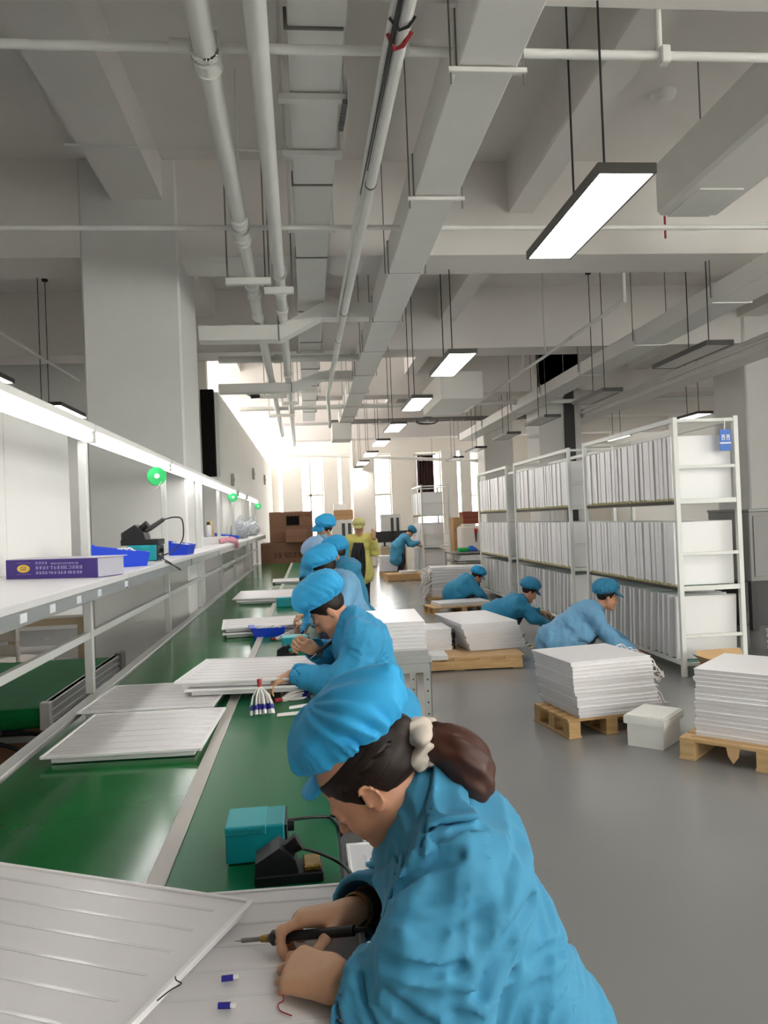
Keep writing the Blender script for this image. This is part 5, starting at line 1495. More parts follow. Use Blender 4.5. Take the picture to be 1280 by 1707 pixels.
# ------------------------------------------------------------------ the nearest woman
_hu, _hf = (-.74, .02, .67), (-.66, .18, -.73)
_cr = frame((-.725, .02, .69), (-.66, .2, -.72)); _ct = np.array(atY(657, 1108, 1.475))
_cap = (_ct-np.array((0, -.212, .142))*.92@_cr, _cr, .92)
def _plane(p, q):
    a, b_ = np.array(atY(*p, 1.42)), np.array(atY(*q, 1.42)); d = b_-a; n = unit(np.array((-d[2], 0, d[0])))
    if n@np.array((-.6, 0, .8)) < 0: n = -n
    return (a, n)
HERO = dict(
    res=1, fine=True, hs=.9, hh=.0042, hr=.0032, ch=.0064, cr=.0044, seed=1.3, amp=.0105, ff=27.0,
    hc=(.096, 1.475, 1.083), hu=_hu, hf=_hf, capframe=_cap, neck=(.195, 1.475, 1.03),
    chest=(.245, 1.47, .93), waist=(.3, 1.475, .76), pelvis=(.345, 1.475, .585),
    shL=(.25, 1.315, .96), shR=(.235, 1.64, .965), elL=(.185, 1.21, .775), elR=(.19, 1.72, .775), wrL=(.018, 1.29, .825), wrR=(.052, 1.497, .832),
    hipL=(.34, 1.39, .53), hipR=(.34, 1.56, .53), knL=(-.04, 1.36, .52), knR=(-.04, 1.6, .52), anL=(.02, 1.36, .09), anR=(.02, 1.6, .09), foot=(-1, 0, 0),
    handL=dict(d=(-.75, .62, -.05), n=(-.12, -.34, .9), t=(.5, .8, .1), c=[(.5, 1.0, .7), (.6, 1.05, .7), (.72, 1.1, .7), (.8, 1.1, .7)], th=(.2, .5, .4), sp=.05, fr=.029, sc=1.08),
    handR=dict(d=(-.97, -.12, .06), n=(.1, .35, .93), t=(.1, -.9, .2), c=[(.35, 1.25, .5), (.7, 1.2, .6), (.9, 1.2, .6), (1.0, 1.2, .6)], th=(.1, .2, .3), sp=.03, fr=.028, sc=1.08),
    coat='coatblue', cap='capblue', herocap=True, cuff=.13, cuffr=.062, fore=.11,
    creases=[([(700, 1420), (745, 1398), (800, 1382)], .010, .008), ([(668, 1490), (690, 1462), (716, 1436), (760, 1425)], .012, .012), ([(664, 1530), (700, 1545), (735, 1546), (812, 1505)], .012, .007),
             ([(640, 1602), (680, 1616), (715, 1620), (765, 1608)], .010, .009), ([(800, 1650), (830, 1590), (850, 1550), (880, 1505)], .014, .013), ([(604, 1632), (612, 1670), (626, 1712)], .008, .009),
             ([(572, 1622), (560, 1660), (566, 1710)], .008, .008), ([(880, 1600), (930, 1580), (950, 1560)], .012, .007), ([(735, 1345), (700, 1420), (672, 1478)], .007, .007),
             ([(650, 1660), (690, 1690), (720, 1715)], .01, .007), ([(860, 1400), (840, 1450), (835, 1500)], .014, .007)],
    col_lo=_plane((790, 1310), (655, 1475)), col_hi=_plane((733, 1272), (655, 1405)),
    skirt=[((.345, 1.475, .58), (.24, 1.42, .56), .16, .13), ((.345, 1.475, .58), (.24, 1.55, .56), .16, .13), ((.345, 1.475, .6), (.37, 1.475, .44), .155, .16),
           ((.25, 1.31, .955), tuple(atY(705, 1592, 1.235)), .08, .076)])
hero, hR, hC, hJ, hN = build_person('person', 'person in blue coat and cap soldering with ponytail, nearest the camera', HERO)
stool(.345, 1.475, .42, 'round stool under the nearest worker')
def hw(*q): return Vector(world(q, hC, hR))
# back hair, ponytail and scrunchie
def f_back(P):
    q = local(P, hC, hR/.9)
    d = sd_ell(q, (0, -.03, .036), (.0855, .1, .09))
    d = smin(d, sd_cone(q, (0, -.08, .012), (0, -.135, .036), .052, .028), .03)
    d = smax(hairline(q, d), q[:, 2]-.074, .012)
    return d+.0012*np.sin(160*(q[:, 2]*.75-q[:, 1]*.3)+3*np.sin(40*q[:, 0]))
lo, hi = bb([hC-hR[1]*.04], .2)
v, f = surf(f_back, lo, hi, .0045); c = Pieces(); c.add(v, f); c.build('back_hair', ['hair'], hero)
# ponytail: from the knot towards the back, drooping (world points by picture)
pt = [atY(705, 1238, 1.47), atY(735, 1238, 1.462), atY(764, 1254, 1.455), atY(784, 1279, 1.448), atY(796, 1312, 1.44)]
pp = [np.array(p) for p in spline(pt, 5)]
def f_tail(P):
    n = len(pp); ds = []
    for k in range(n-1):
        t = k/(n-1); r = .019+.022*math.sin(min(1, t*1.4)*math.pi*.62)-.05*max(0, t-.75)
        t1 = (k+1)/(n-1); r1 = .019+.022*math.sin(min(1, t1*1.4)*math.pi*.62)-.05*max(0, t1-.75)
        ds.append(sd_cone(P, pp[k], pp[k+1], r, r1))
    d = union(ds, .012)
    x, y, z = P[:, 0], P[:, 1], P[:, 2]
    s = np.arctan2(z-1.1, x-.27)
    return d+.0016*np.sin(260*(.5*y+.66*(x*.55+z*.83)))+.0012*np.sin(420*(.6*y-.4*(x*.5+z*.8))+2)
lo, hi = bb(pp, .07); v, f = surf(f_tail, lo, hi, .0042); c = Pieces(); c.add(v, f); c.build('ponytail', ['hairbrown'], hero)
rnd = random.Random(77); gs = (MB(), MB())
for k in range(190):
    g = gs[k % 2 if k % 5 else 1]
    a0 = rnd.uniform(0, 2*math.pi); rr = rnd.uniform(.8, 1.04); pts_ = []
    cut = rnd.choice((0, 0, 0, 1, 2, 3))
    for i in range(0, len(pp)-cut, 2):
        t = i/(len(pp)-1); r = (.019+.022*math.sin(min(1, t*1.4)*math.pi*.62)-.05*max(0, t-.75))*rr
        ax_ = unit(pp[min(i+1, len(pp)-1)]-pp[max(i-1, 0)]); e1 = unit(np.cross(ax_, (0, 1, .1))); e2 = np.cross(ax_, e1)
        an = a0+.5*t+.12*math.sin(5*t+k)
        pts_.append(Vector(pp[i]+(e1*math.cos(an)+e2*math.sin(an))*r))
    if cut == 0: pts_.append(pts_[-1]+(pts_[-1]-pts_[-2])*rnd.uniform(.1, .7)+Vector((rnd.uniform(-.006, .006), rnd.uniform(-.006, .006), -.006)))
    g.tube(pts_, [.0019]*(len(pts_)-1)+[.0006], 4, caps=False)
gs[0].build('ponytail_strands', 'hairbrown', hero)['kind'] = 'stuff'; gs[1].build('ponytail_highlights', 'hairlight', hero)['kind'] = 'stuff'
g = MB(); kn = np.array((0, -.135, .036))
for k in range(260):        # hair combed back from the rim of the cap to the knot
    u = k/259; sgn = -1 if k % 2 else 1
    an = -.35+u*2.2
    st_ = np.array((sgn*(.083-.012*u), .02-.05*u+.02*math.sin(9*u), .07-.11*u))
    if st_[2] < np.interp(st_[1], HLY, HLZ)+.006: st_[2] = np.interp(st_[1], HLY, HLZ)+.006+.01*rnd.random()
    P_ = []
    for t in np.linspace(0, 1, 9):
        q_ = st_*(1-t)+kn*t; c0 = np.array((0, -.03, .036)); v_ = q_-c0; r_ = np.array((.0868, .1013, .0913))
        k0 = np.sqrt(((v_/r_)**2).sum()); q2 = c0+v_/k0 if k0 < 1 else q_
        P_.append(hw(*((q2)*.9)))
    g.tube(P_, .0012, 4, caps=False)
g.build('hair_strands', 'hair', hero)['kind'] = 'stuff'
def f_scr(P):
    a = pp[0]; ax = unit(pp[2]-pp[0]); c0 = a-ax*.006
    q = P-c0.astype(np.float32); h = q@ax.astype(np.float32); rad = q-np.outer(h, ax.astype(np.float32)); rr = np.sqrt((rad*rad).sum(1))
    e1 = unit(np.cross(ax, (0, 1, 0.2))).astype(np.float32); e2 = np.cross(ax, e1).astype(np.float32)
    an = np.arctan2(rad@e2, rad@e1)
    w = .011*np.sin(an*5+1)+.005*np.sin(an*11)
    d = np.sqrt((rr-.034-.006*np.sin(an*4))**2+((h-w*.8)*.8)**2)-.017-.004*np.sin(an*9+h*120)
    b1 = sd_ell(P, a+unit(hR[2]*.2+np.array((0, -.9, .5)))*.042, (.02, .014, .03), np.stack([ax, e1, e2])) 
    return smin(d, b1, .01)
lo, hi = bb([pp[0]], .1); v, f = surf(f_scr, lo, hi, .0042); c = Pieces(); c.add(v, f); c.build('scrunchie', ['scrunchie'], hero)
MB().cyl(atY(645, 1509, 1.40), atY(645, 1509, 1.392), .009, n=16).build('button', 'button', hero)
# bracelets and dark wrist band on the right wrist
wr = Vector(hJ['wrR']); el = Vector(hJ['elR']); ax = (el-wr).normalized()
for k, (t, r, m, w_) in enumerate(((.016, .031, 'bracelet', .0025), (.024, .0315, 'bracelet', .002), (.062, .0345, 'bracelet', .002))):
    g = MB(); a = ax.orthogonal().normalized(); b_ = ax.cross(a)
    g.tube([wr+ax*t+(a*math.cos(x*math.pi/12)+b_*math.sin(x*math.pi/12))*r for x in range(25)], w_, 6, caps=False); g.build('bracelet', m, hero)
MB().cyl(wr+ax*.03, wr+ax*.066, .0315, .034, n=20).build('wrist_band', 'cuff', hero)
# ================================================================== things on the bench
RIB = MB().box((-.27, -.004, 0), (.27, .004, .0006)).mesh('led_strip', 'ledstrip')
def bench_panel(label, c, rz, z, rx=0, ry=0, ribs=7, gloss=True, size=(.6, .6), group='light panels on the bench'):
    o = thing('light_panel', label, 'light panel', (c[0], c[1], z), rz, group)
    o.rotation_euler = (rx, ry, rz); WM[o.name] = Matrix.Translation(Vector((c[0], c[1], z))) @ o.rotation_euler.to_matrix().to_4x4()
    w, d = size; t = .034
    MB().prism([(-w/2+.03, -d/2+.03), (w/2-.03, -d/2+.03), (w/2-.03, d/2-.03), (-w/2+.03, d/2-.03)], 0, t-.012).build('tray_body', 'panelframe', o, local=True)
    g = MB()
    for lo, hi in (((-w/2, -d/2, t-.012), (-w/2+.012, d/2, t)), ((w/2-.012, -d/2, t-.012), (w/2, d/2, t)), ((-w/2+.012, -d/2, t-.012), (w/2-.012, -d/2+.012, t)), ((-w/2+.012, d/2-.012, t-.012), (w/2-.012, d/2, t))): g.box(lo, hi, .002)
    g.build('frame', 'panelframe', o, local=True)
    MB().box((-w/2+.012, -d/2+.012, t-.012), (w/2-.012, d/2-.012, t-.003)).build('back_sheet', 'panelgloss' if gloss else 'panel', o, local=True)
    for k in range(ribs):
        r_ = link_mesh('led_strip', RIB, o, loc=(0, -d/2+.06+(d-.12)*k/max(1, ribs-1), t-.0028))
    return o
def centre(pts, z):
    P_ = [atZ(px, py, z) for px, py in pts]; c = sum(P_, Vector())/len(P_); d = P_[1]-P_[0]
    return c, math.atan2(d.y, d.x)
# panel in front of the nearest woman, and the one tilted on top of it
bench_panel('white panel under the hands of the nearest worker', (-.225, 1.425, 0), math.radians(-1), BZ+.006, ribs=7)
p_fl, p_fr, p_nr = atZ(0, 1440, .83), atZ(424, 1492, .83), atZ(290, 1707, .83)
d1 = (p_fl-p_fr).normalized(); d2 = Vector((d1.y, -d1.x, 0)); d2 = d2 if d2.y < 0 else -d2
cpan = p_fr+d1*.33+d2*.32
bench_panel('big glossy white panel in the lower left corner overlapping the worker\'s panel', (cpan.x, cpan.y, 0), math.atan2(-d1.y, -d1.x), .795, ry=math.radians(1.2), ribs=8, size=(.66, .64))
c_, a_ = centre([(52, 1262), (330, 1248), (365, 1172), (180, 1187)], .79)
bench_panel('white panel lying alone on the green belt, nearest on the left', (c_.x, c_.y, 0), a_+.02, BZ, size=(.57, .62))
cB = (-.74, 3.83)
bench_panel('white panel on the belt half under the second worker\'s panel', (cB[0], cB[1], 0), math.radians(-3), BZ, size=(.6, .56))
cC = (-.29, 4.0)
bench_panel('lower white panel before the second worker', (cC[0]+.02, cC[1], 0), math.radians(-5), BZ+.036, size=(.64, .6))
bench_panel('upper white panel with ribs before the second worker', (cC[0]-.02, cC[1]+.02, 0), math.radians(-7), BZ+.071, size=(.64, .6))
q = atZ(440, 1040, .8)
bench_panel('lower white panel before the third worker', (q.x, q.y-.05, 0), math.radians(3), BZ, size=(.6, .56))
bench_panel('upper white panel before the third worker', (q.x-.02, q.y, 0), math.radians(5), BZ+.036, ribs=4, size=(.6, .56))
q = atZ(445, 994, .8)
bench_panel('lower white panel farther along beside the fourth worker', (q.x+.03, q.y, 0), math.radians(-4), BZ, ribs=0, size=(.62, .6))
bench_panel('raised white panel farther along beside the fourth worker', (q.x, q.y+.05, 0), math.radians(-4), BZ+.04, rx=math.radians(3), ribs=0, size=(.66, .6))
q = atZ(490, 964, .8)
bench_panel('farthest white panel on the bench near the cartons', (q.x, q.y, 0), math.radians(2), BZ, ribs=0, size=(.6, .6))
# stack of panels on a low pallet between bench and nearest woman
pallet((.29, 2.28, 0), 0, .44, .72, .12, 'low pallet under the white panels beside the nearest worker')
SP = 'panels stacked on the floor beside the bench'
stack((.29, 2.28, .121), 0, 11, panel_mesh(.42, .74, .03).mesh('panel_740', 'panel'), .0305, 'white panel in the low stack between bench and nearest worker', SP, .004, seed=31)
bench_panel('ribbed top panel of the low stack between bench and nearest worker', (.29, 2.28, 0), math.radians(90), .458, ribs=5, size=(.74, .42), gloss=False, group=SP)
# soldering stations
s0, s1 = atZ(377, 1446, BZ), atZ(470, 1438, BZ)
rz = math.atan2((s1-s0).y, (s1-s0).x)
ux, uy = Vector((math.cos(rz), math.sin(rz), 0)), Vector((-math.sin(rz), math.cos(rz), 0))
c0 = s0+ux*.075+uy*.065
station((c0.x, c0.y, BZ+.004), rz, 'teal soldering station on the bench before the nearest worker', w=.15, dp=.13, h=.09)
t0 = atZ(482, 1468, BZ)
iron_stand((t0.x, t0.y+.02, BZ), math.radians(2), 'black soldering stand with brass sponge beside the nearest teal station', 1.28)
q = atZ(492, 1088, BZ); station((q.x, q.y+.1, BZ+.004), .1, 'teal soldering station at the second worker\'s elbow', w=.17, dp=.14, h=.09)
iron_stand((q.x-.05, q.y-.1, BZ), 0, 'black soldering stand at the second worker\'s elbow', 1.0)
q = atZ(475, 1012, BZ); station((q.x, q.y+.05, BZ+.004), .1, 'teal soldering station at the third worker\'s hands', w=.17, dp=.14, h=.09)
q = atZ(505, 985, BZ); iron_stand((q.x, q.y, BZ), 0, 'black soldering stand far along the bench', 1.2)
# station cables
sc0 = c0+ux*.08+uy*.03+Vector((0, 0, .06))
cbl = thing('station_cable', 'black cable from the teal station to the iron of the nearest worker', 'cable', (t0.x+.1, t0.y, BZ))
MB().tube(spline([atY(500, 1413, t0.y+.02), atY(540, 1425, t0.y+.03), atY(575, 1445, t0.y), atY(596, 1475, 1.62), atY(600, 1500, 1.56), atY(604, 1545, 1.53), atY(612, 1585, 1.5), atY(616, 1610, 1.5)], 6), .0042, 6).build('cable', 'cable', cbl)
cb2 = thing('station_cable', 'black power cable curving behind the teal station', 'cable', (c0.x+.1, c0.y, BZ))
MB().tube(spline([c0+ux*.07+uy*.05+Vector((0, 0, .06)), atZ(525, 1362, BZ+.02), atZ(552, 1364, BZ+.006), atY(570, 1385, 2.1), atY(566, 1395, 2.1)], 6), .0045, 6).build('cable', 'cable', cb2)
# the soldering iron in the right hand
tipP, endP = Vector(atZ(392, 1569, .797)), Vector(atZ(590, 1551, .845))
dr = (endP-tipP).normalized(); L_ = (endP-tipP).length
si = thing('soldering_iron', 'black-handled soldering iron held by the nearest worker', 'soldering iron', tipP)
def seg(a, b_, r0, r1, n, m): MB().cyl(tipP+dr*(a*L_), tipP+dr*(b_*L_), r0, r1, n=14).build(n, m, si)
seg(0, .06, .0008, .002, 'tip', 'alu'); seg(.06, .23, .0042, .0042, 'heater_tube', 'joint'); seg(.23, .3, .006, .0075, 'nut', 'brass')
seg(.3, .33, .0075, .012, 'collar', 'blackplastic'); seg(.33, .46, .0135, .0125, 'grip', 'blackplastic'); seg(.46, 1.0, .0085, .0095, 'handle', 'blackplastic')
MB().tube(spline([endP, endP+Vector((.03, -.0, -.005)), endP+Vector((.05, .01, -.06)), endP+Vector((.055, .01, -.16))], 5), .0045, 6).build('cable', 'cable', si)
# connectors lying on the panel
def conn(px, py, rz, label):
    p = atZ(px, py, BZ+.046); o = thing('wire_connector', label, 'connector', p, group='blue connectors on the worker\'s panel'); d = Vector((math.cos(rz), math.sin(rz), 0))
    MB().cyl(p-d*.014, p+d*.006, .0052, n=10).build('sleeve', 'wireblue', o); MB().cyl(p+d*.006, p+d*.015, .0042, n=10).build('pin_end', 'white', o)
conn(383, 1630, .05, 'blue wire connector on the panel, nearer the iron tip'); conn(378, 1676, -.1, 'blue wire connector on the panel, lower one')
wl = thing('loose_wire', 'thin red-brown wire under the left hand of the nearest worker', 'wire', atZ(475, 1660, .79))
MB().tube(spline([atZ(472, 1655, .80), atZ(472, 1668, .792), atZ(464, 1674, .791), atZ(466, 1684, .791), atZ(478, 1690, .791), atZ(486, 1693, .791)], 6), .0012, 5).build('wire', 'wirered', wl)
wl = thing('loose_wire', 'thin dark wire across the corner of the big glossy panel', 'wire', atZ(285, 1650, .84))
MB().tube(spline([atZ(262, 1668, .838), atZ(285, 1650, .84), atZ(302, 1640, .842), atZ(294, 1634, .85), atZ(292, 1628, .85)], 6), .0012, 5).build('wire', 'cable', wl)
# bundles of wires with blue connectors
def bundle(base, top, label, n=20, r=.058, seed=1):
    rnd = random.Random(seed); base, top = Vector(base), Vector(top); ax = (top-base).normalized(); a = ax.orthogonal().normalized(); b_ = ax.cross(a)
    o = thing('wire_bundle', label, 'wires', base, group='bundles of connector wires')
    for k in range(n):
        t = 2*math.pi*k/n*2.4; rr = r*math.sqrt((k+.5)/n)
        off = a*math.cos(t)*rr+b_*math.sin(t)*rr
        p0 = base+off; p1 = base+off*.75+ax*((top-base).length*.5); p2 = top-ax*.035+off*.12
        w_ = MB().tube([p0+ax*.03, p1, p2], .0036, 6).build('wire', 'wire', o)
        d = (p1-p0).normalized()
        MB().cyl(p0+d*.012, p0+d*.036, .0068, n=8).build('blue_sleeve', 'wireblue', w_); MB().cyl(p0-d*.008, p0+d*.012, .006, n=8).build('white_end', 'white', w_)
    MB().cyl(top-ax*.045, top, .009, .0105, n=10).build('red_ends', 'wirered', o)
    MB().cyl(top-ax*.05, top-ax*.043, .0105, n=10).build('tie', 'white', o)
    return o
b0 = atZ(436, 1188, BZ+.008); bundle(b0, atY(432, 1132, b0.y+.04), 'bundle of white wires with blue ends standing against the panel')
b0, b1 = atZ(512, 1157, BZ+.012), atZ(458, 1168, BZ+.012); bundle(b0, b1, 'bundle of white wires with blue ends lying before the second worker', 16, .045, 2)
b0, b1 = atZ(505, 1056, BZ+.012), atZ(452, 1066, BZ+.012); bundle(b0, b1, 'bundle of wires lying before the third worker', 16, .05, 3)
for k, (pa, pb_, w_) in enumerate((((462, 1192), (512, 1187), .02), ((482, 1180), (518, 1174), .016))):
    a_, b_ = atZ(*pa, BZ+.004), atZ(*pb_, BZ+.004)
    o = thing('wire_offcuts', ('flat bunch of cut white wires on the bench, nearer one', 'flat bunch of cut white wires on the bench, farther one')[k], 'wires', a_)
    for i in range(6): MB().tube([a_+Vector((0, .008*i-.02, .0)), b_+Vector((.01*(i % 3), .01*i-.025, .0))], .0028, 5).build('wire', 'wire', o)
q = atZ(446, 1062, BZ); open_bin('parts_bin', 'blue parts bin with white contents on the green bench', (q.x, q.y+.08, BZ), .25, .18, .07, .15, group='blue parts bin on the bench', low=.92)
q = atZ(330, 1062, BZ)
# ================================================================== the other workers
def pose(o, f, hc, hu, hf, neck, chest, waist, pelvis, sh, elL, elR, wrL, wrR, hip, knL, knR, anL, anR, **kw):
    """points given as (forward, left, up) from the ground point o; f = facing direction"""
    f = unit((f[0], f[1], 0)); l = np.array((-f[1], f[0], 0)); o = np.array(o, float)
    W = lambda p: tuple(o+f*p[0]+l*p[1]+np.array((0, 0, p[2])))
    D = lambda p: tuple(f*p[0]+l*p[1]+np.array((0, 0, p[2])))
    S = dict(hc=W(hc), hu=D(hu), hf=D(hf), neck=W(neck), chest=W(chest), waist=W(waist), pelvis=W(pelvis),
             shL=W((sh[0], sh[1], sh[2])), shR=W((sh[0], -sh[1], sh[2])), elL=W(elL), elR=W(elR), wrL=W(wrL), wrR=W(wrR),
             hipL=W((hip[0], hip[1], hip[2])), hipR=W((hip[0], -hip[1], hip[2])), knL=W(knL), knR=W(knR), anL=W(anL), anR=W(anR), foot=tuple(f))
    for s in 'LR':
        h = kw.pop('hand'+s, {})
        w = np.array(S['wr'+s]); e = np.array(S['el'+s])
        S['hand'+s] = dict(d=D(h['d']) if 'd' in h else tuple(unit(w-e)), n=D(h.get('n', (.1, 0, 1))), t=D(h.get('t', (0, -1 if s == 'L' else 1, .1))), c=h.get('c', .6), sc=h.get('sc', 1.0))
    sk = kw.pop('skirt', [])
    S['skirt'] = [(W(a), W(b_), ra, rb) for a, b_, ra, rb in sk]
    kw.setdefault('elr', .074); kw.setdefault('cuffr', .056); kw.setdefault('cuff', .1); S.update(kw); return S
SEATED = dict(hc=(.25, 0, 1.09), hu=(.72, 0, .69), hf=(.68, 0, -.73), neck=(.15, 0, 1.03), chest=(.1, 0, .93), waist=(.04, 0, .76), pelvis=(0, 0, .58), sh=(.1, .165, .96),
    elL=(.17, .27, .8), elR=(.17, -.27, .8), wrL=(.4, .16, .86), wrR=(.38, -.06, .88), hip=(0, .09, .53), knL=(.38, .12, .52), knR=(.38, -.12, .52), anL=(.32, .12, .09), anR=(.32, -.12, .09),
    skirt=[((0, 0, .58), (.1, .06, .56), .16, .13), ((0, 0, .58), (.1, -.06, .56), .16, .13), ((0, 0, .6), (-.02, 0, .44), .155, .16)])
def seated(o, dz=0.0, **kw):
    P_ = dict(SEATED)
    for k in ('hc', 'neck', 'chest', 'waist', 'sh', 'elL', 'elR', 'wrL', 'wrR'):
        x = kw.get(k, P_[k]); P_[k] = (x[0], x[1], x[2]+dz*(1 if k in ('hc', 'neck', 'chest', 'sh') else .5 if k in ('waist', 'elL', 'elR') else 0))
    for k, v_ in kw.items():
        if k not in ('hc', 'neck', 'chest', 'waist', 'sh', 'elL', 'elR', 'wrL', 'wrR'): P_[k] = v_
    return pose(o, kw.get('f', (-1, 0)), **{k: v_ for k, v_ in P_.items() if k != 'f'})
GW = 'workers on the soldering line'
# second worker: left arm reaching forward over the panel, right hand at the face with an iron
S = seated((.325, 3.86, 0), .06, elL=(.17, .25, .79), wrL=(.43, .12, .862), elR=(.2, -.24, .84), wrR=(.33, -.04, .95),
    hc=(.245, 0, 1.075), handL=dict(d=(.9, .1, -.3), c=.5), handR=dict(d=(.7, .2, .4), n=(.3, -.8, .4), t=(-.3, .5, .8), c=.9),
    coat='coatbright', cap='capblue', ch=.0105, cr=.0072, hh=.0062, hr=.0055, seed=2.2, amp=.0125, cuffr=.062, elr=.086, cuff=.07, group=GW, herocap=False)
w2, *_ = build_person('person', 'person in bright blue coat bent over the bench, second on the line', S)
stool(.325, 3.86, .42, 'round stool under the second worker on the line')
o = thing('soldering_iron', 'soldering iron in the raised hand of the second worker', 'soldering iron', (0, 3.86, .9))
MB().cyl(atY(566, 1060, 3.86), atY(527, 1090, 3.84), .01, .007).build('handle', 'blackplastic', o); MB().cyl(atY(527, 1090, 3.84), atY(515, 1100, 3.83), .004, .001).build('tip', 'alu', o)
# third worker
S = seated((.34, 5.85, 0), .13, elL=(.16, .27, .84), wrL=(.36, .18, .86), coat='coatpale', cap='capblue', ch=.013, cr=.009, hh=.008, hr=.007, seed=3.1, amp=.0115, group=GW, hc=(.235, 0, 1.08), hu=(.6, 0, .8), hf=(.8, 0, -.6))
build_person('person', 'person in pale blue coat bent over the bench, third on the line', S)
stool(.34, 5.85, .42, 'round stool under the third worker on the line')
# fourth worker: head towards the bench, ear to the camera
S = seated((.45, 7.6, 0), .16, coat='coatteal', cap='capblue', ch=.015, cr=.011, hh=.009, hr=.008, seed=4.4, group=GW, hc=(.2, 0, 1.08), hu=(.45, 0, .9), hf=(.9, 0, -.45))
build_person('person', 'person with a bright blue cap half hidden behind the third worker', S)
stool(.45, 7.6, .42, 'round stool under the fourth worker on the line')
S = seated((.33, 8.5, 0), .13, coat='coatpale', cap='cappale', ch=.016, cr=.012, hh=.01, hr=.009, seed=5.5, group=GW)
build_person('person', 'person with a pale lilac-blue cap just showing above the third worker', S)
stool(.33, 8.5, .42, 'round stool under the worker with the pale cap')
# standing worker with a face mask
STAND = dict(hc=(.03, 0, 1.46), hu=(.1, 0, 1), hf=(1, 0, -.1), neck=(-.02, 0, 1.33), chest=(-.01, 0, 1.2), waist=(0, 0, 1.0), pelvis=(0, 0, .85), sh=(-.01, .18, 1.27),
    elL=(.04, .27, 1.0), elR=(.04, -.27, 1.0), wrL=(.24, .22, .9), wrR=(.24, -.22, .9), hip=(0, .09, .82), knL=(.02, .1, .46), knR=(.02, -.1, .46), anL=(0, .1, .09), anR=(0, -.1, .09),
    skirt=[((0, 0, .86), (0, .05, .55), .17, .19), ((0, 0, .86), (0, -.05, .55), .17, .19)])
def standing(o, f, **kw):
    P_ = dict(STAND); P_.update(kw); return pose(o, f, **P_)
S = standing((.23, 9.5, 0), (-.55, -.85), hc=(.1, .0, 1.475), hu=(.35, .12, .93), hf=(.8, -.35, -.45), neck=(.03, 0, 1.36), chest=(.02, 0, 1.22), elL=(.12, .27, 1.04), wrL=(.3, .2, .88), elR=(.12, -.27, 1.04), wrR=(.32, -.18, .88),
    coat='coatteal', cap='capblue', mask=True, ch=.015, cr=.0095, hh=.008, hr=.008, seed=6.6, group=GW)
build_person('person', 'person standing at the bench in a blue coat, cap and face mask', S)
# person in the yellow coat, walking towards the camera
S = standing((.86, 13.6, 0), (-.12, -1), hc=(.03, 0, 1.43), hu=(.18, 0, 1), hf=(1, 0, -.25), neck=(-.02, 0, 1.31), elL=(.06, .27, 1.02), wrL=(.2, .26, 1.27), elR=(.02, -.28, 1.0), wrR=(.1, -.3, .82),
    handL=dict(d=(.2, 0, 1), n=(1, .2, 0), t=(0, -1, 0), c=.4), skirt=[((0, 0, .86), (0, .05, .64), .17, .19), ((0, 0, .86), (0, -.05, .64), .17, .19)],
    knR=(.12, -.1, .46), anR=(.1, -.1, .09), coat='coatyellow', cap='capyellow', ch=.016, cr=.011, hh=.009, hr=.008, seed=7.7)
yel, *_ = build_person('person', 'person in a yellow coat and cap walking up the aisle carrying black straps', S)
st = thing('strap_bundle', 'black bundle of straps over the arm of the person in yellow', 'straps', (.6, 13.4, .8))
for k in range(5):
    px = 588+3.2*k
    MB().tube(spline([atY(px+3, 905, 13.33), atY(px-2, 925, 13.3), atY(px, 950, 13.3), atY(px+3, 968, 13.3), atY(px+7, 950, 13.32), atY(px+6, 920, 13.33), atY(px+3, 905, 13.33)], 5), .018, 6).build('strap', ('cable', 'screen')[k % 2], st)
# person bending at the far rack
S = pose((2.5, 20.9, 0), (1, .05), hc=(.2, 0, 1.19), hu=(.8, 0, .6), hf=(.6, 0, -.8), neck=(.08, 0, 1.12), chest=(.02, 0, 1.05), waist=(-.1, 0, .93), pelvis=(-.16, 0, .82), sh=(.06, .17, 1.06),
    elL=(.2, .24, .88), elR=(.2, -.24, .88), wrL=(.4, .15, .93), wrR=(.42, -.15, .93), hip=(-.16, .09, .8), knL=(-.08, .1, .45), knR=(-.04, -.1, .45), anL=(-.14, .1, .09), anR=(-.1, -.1, .09),
    skirt=[((-.16, 0, .82), (-.2, .04, .5), .17, .17), ((-.16, 0, .82), (-.2, -.04, .5), .17, .17)], coat='coatblue', cap='capteal', ch=.02, cr=.013, hh=.011, hr=.01, seed=8.8)
build_person('person', 'person in a blue coat bending at the far rack', S)
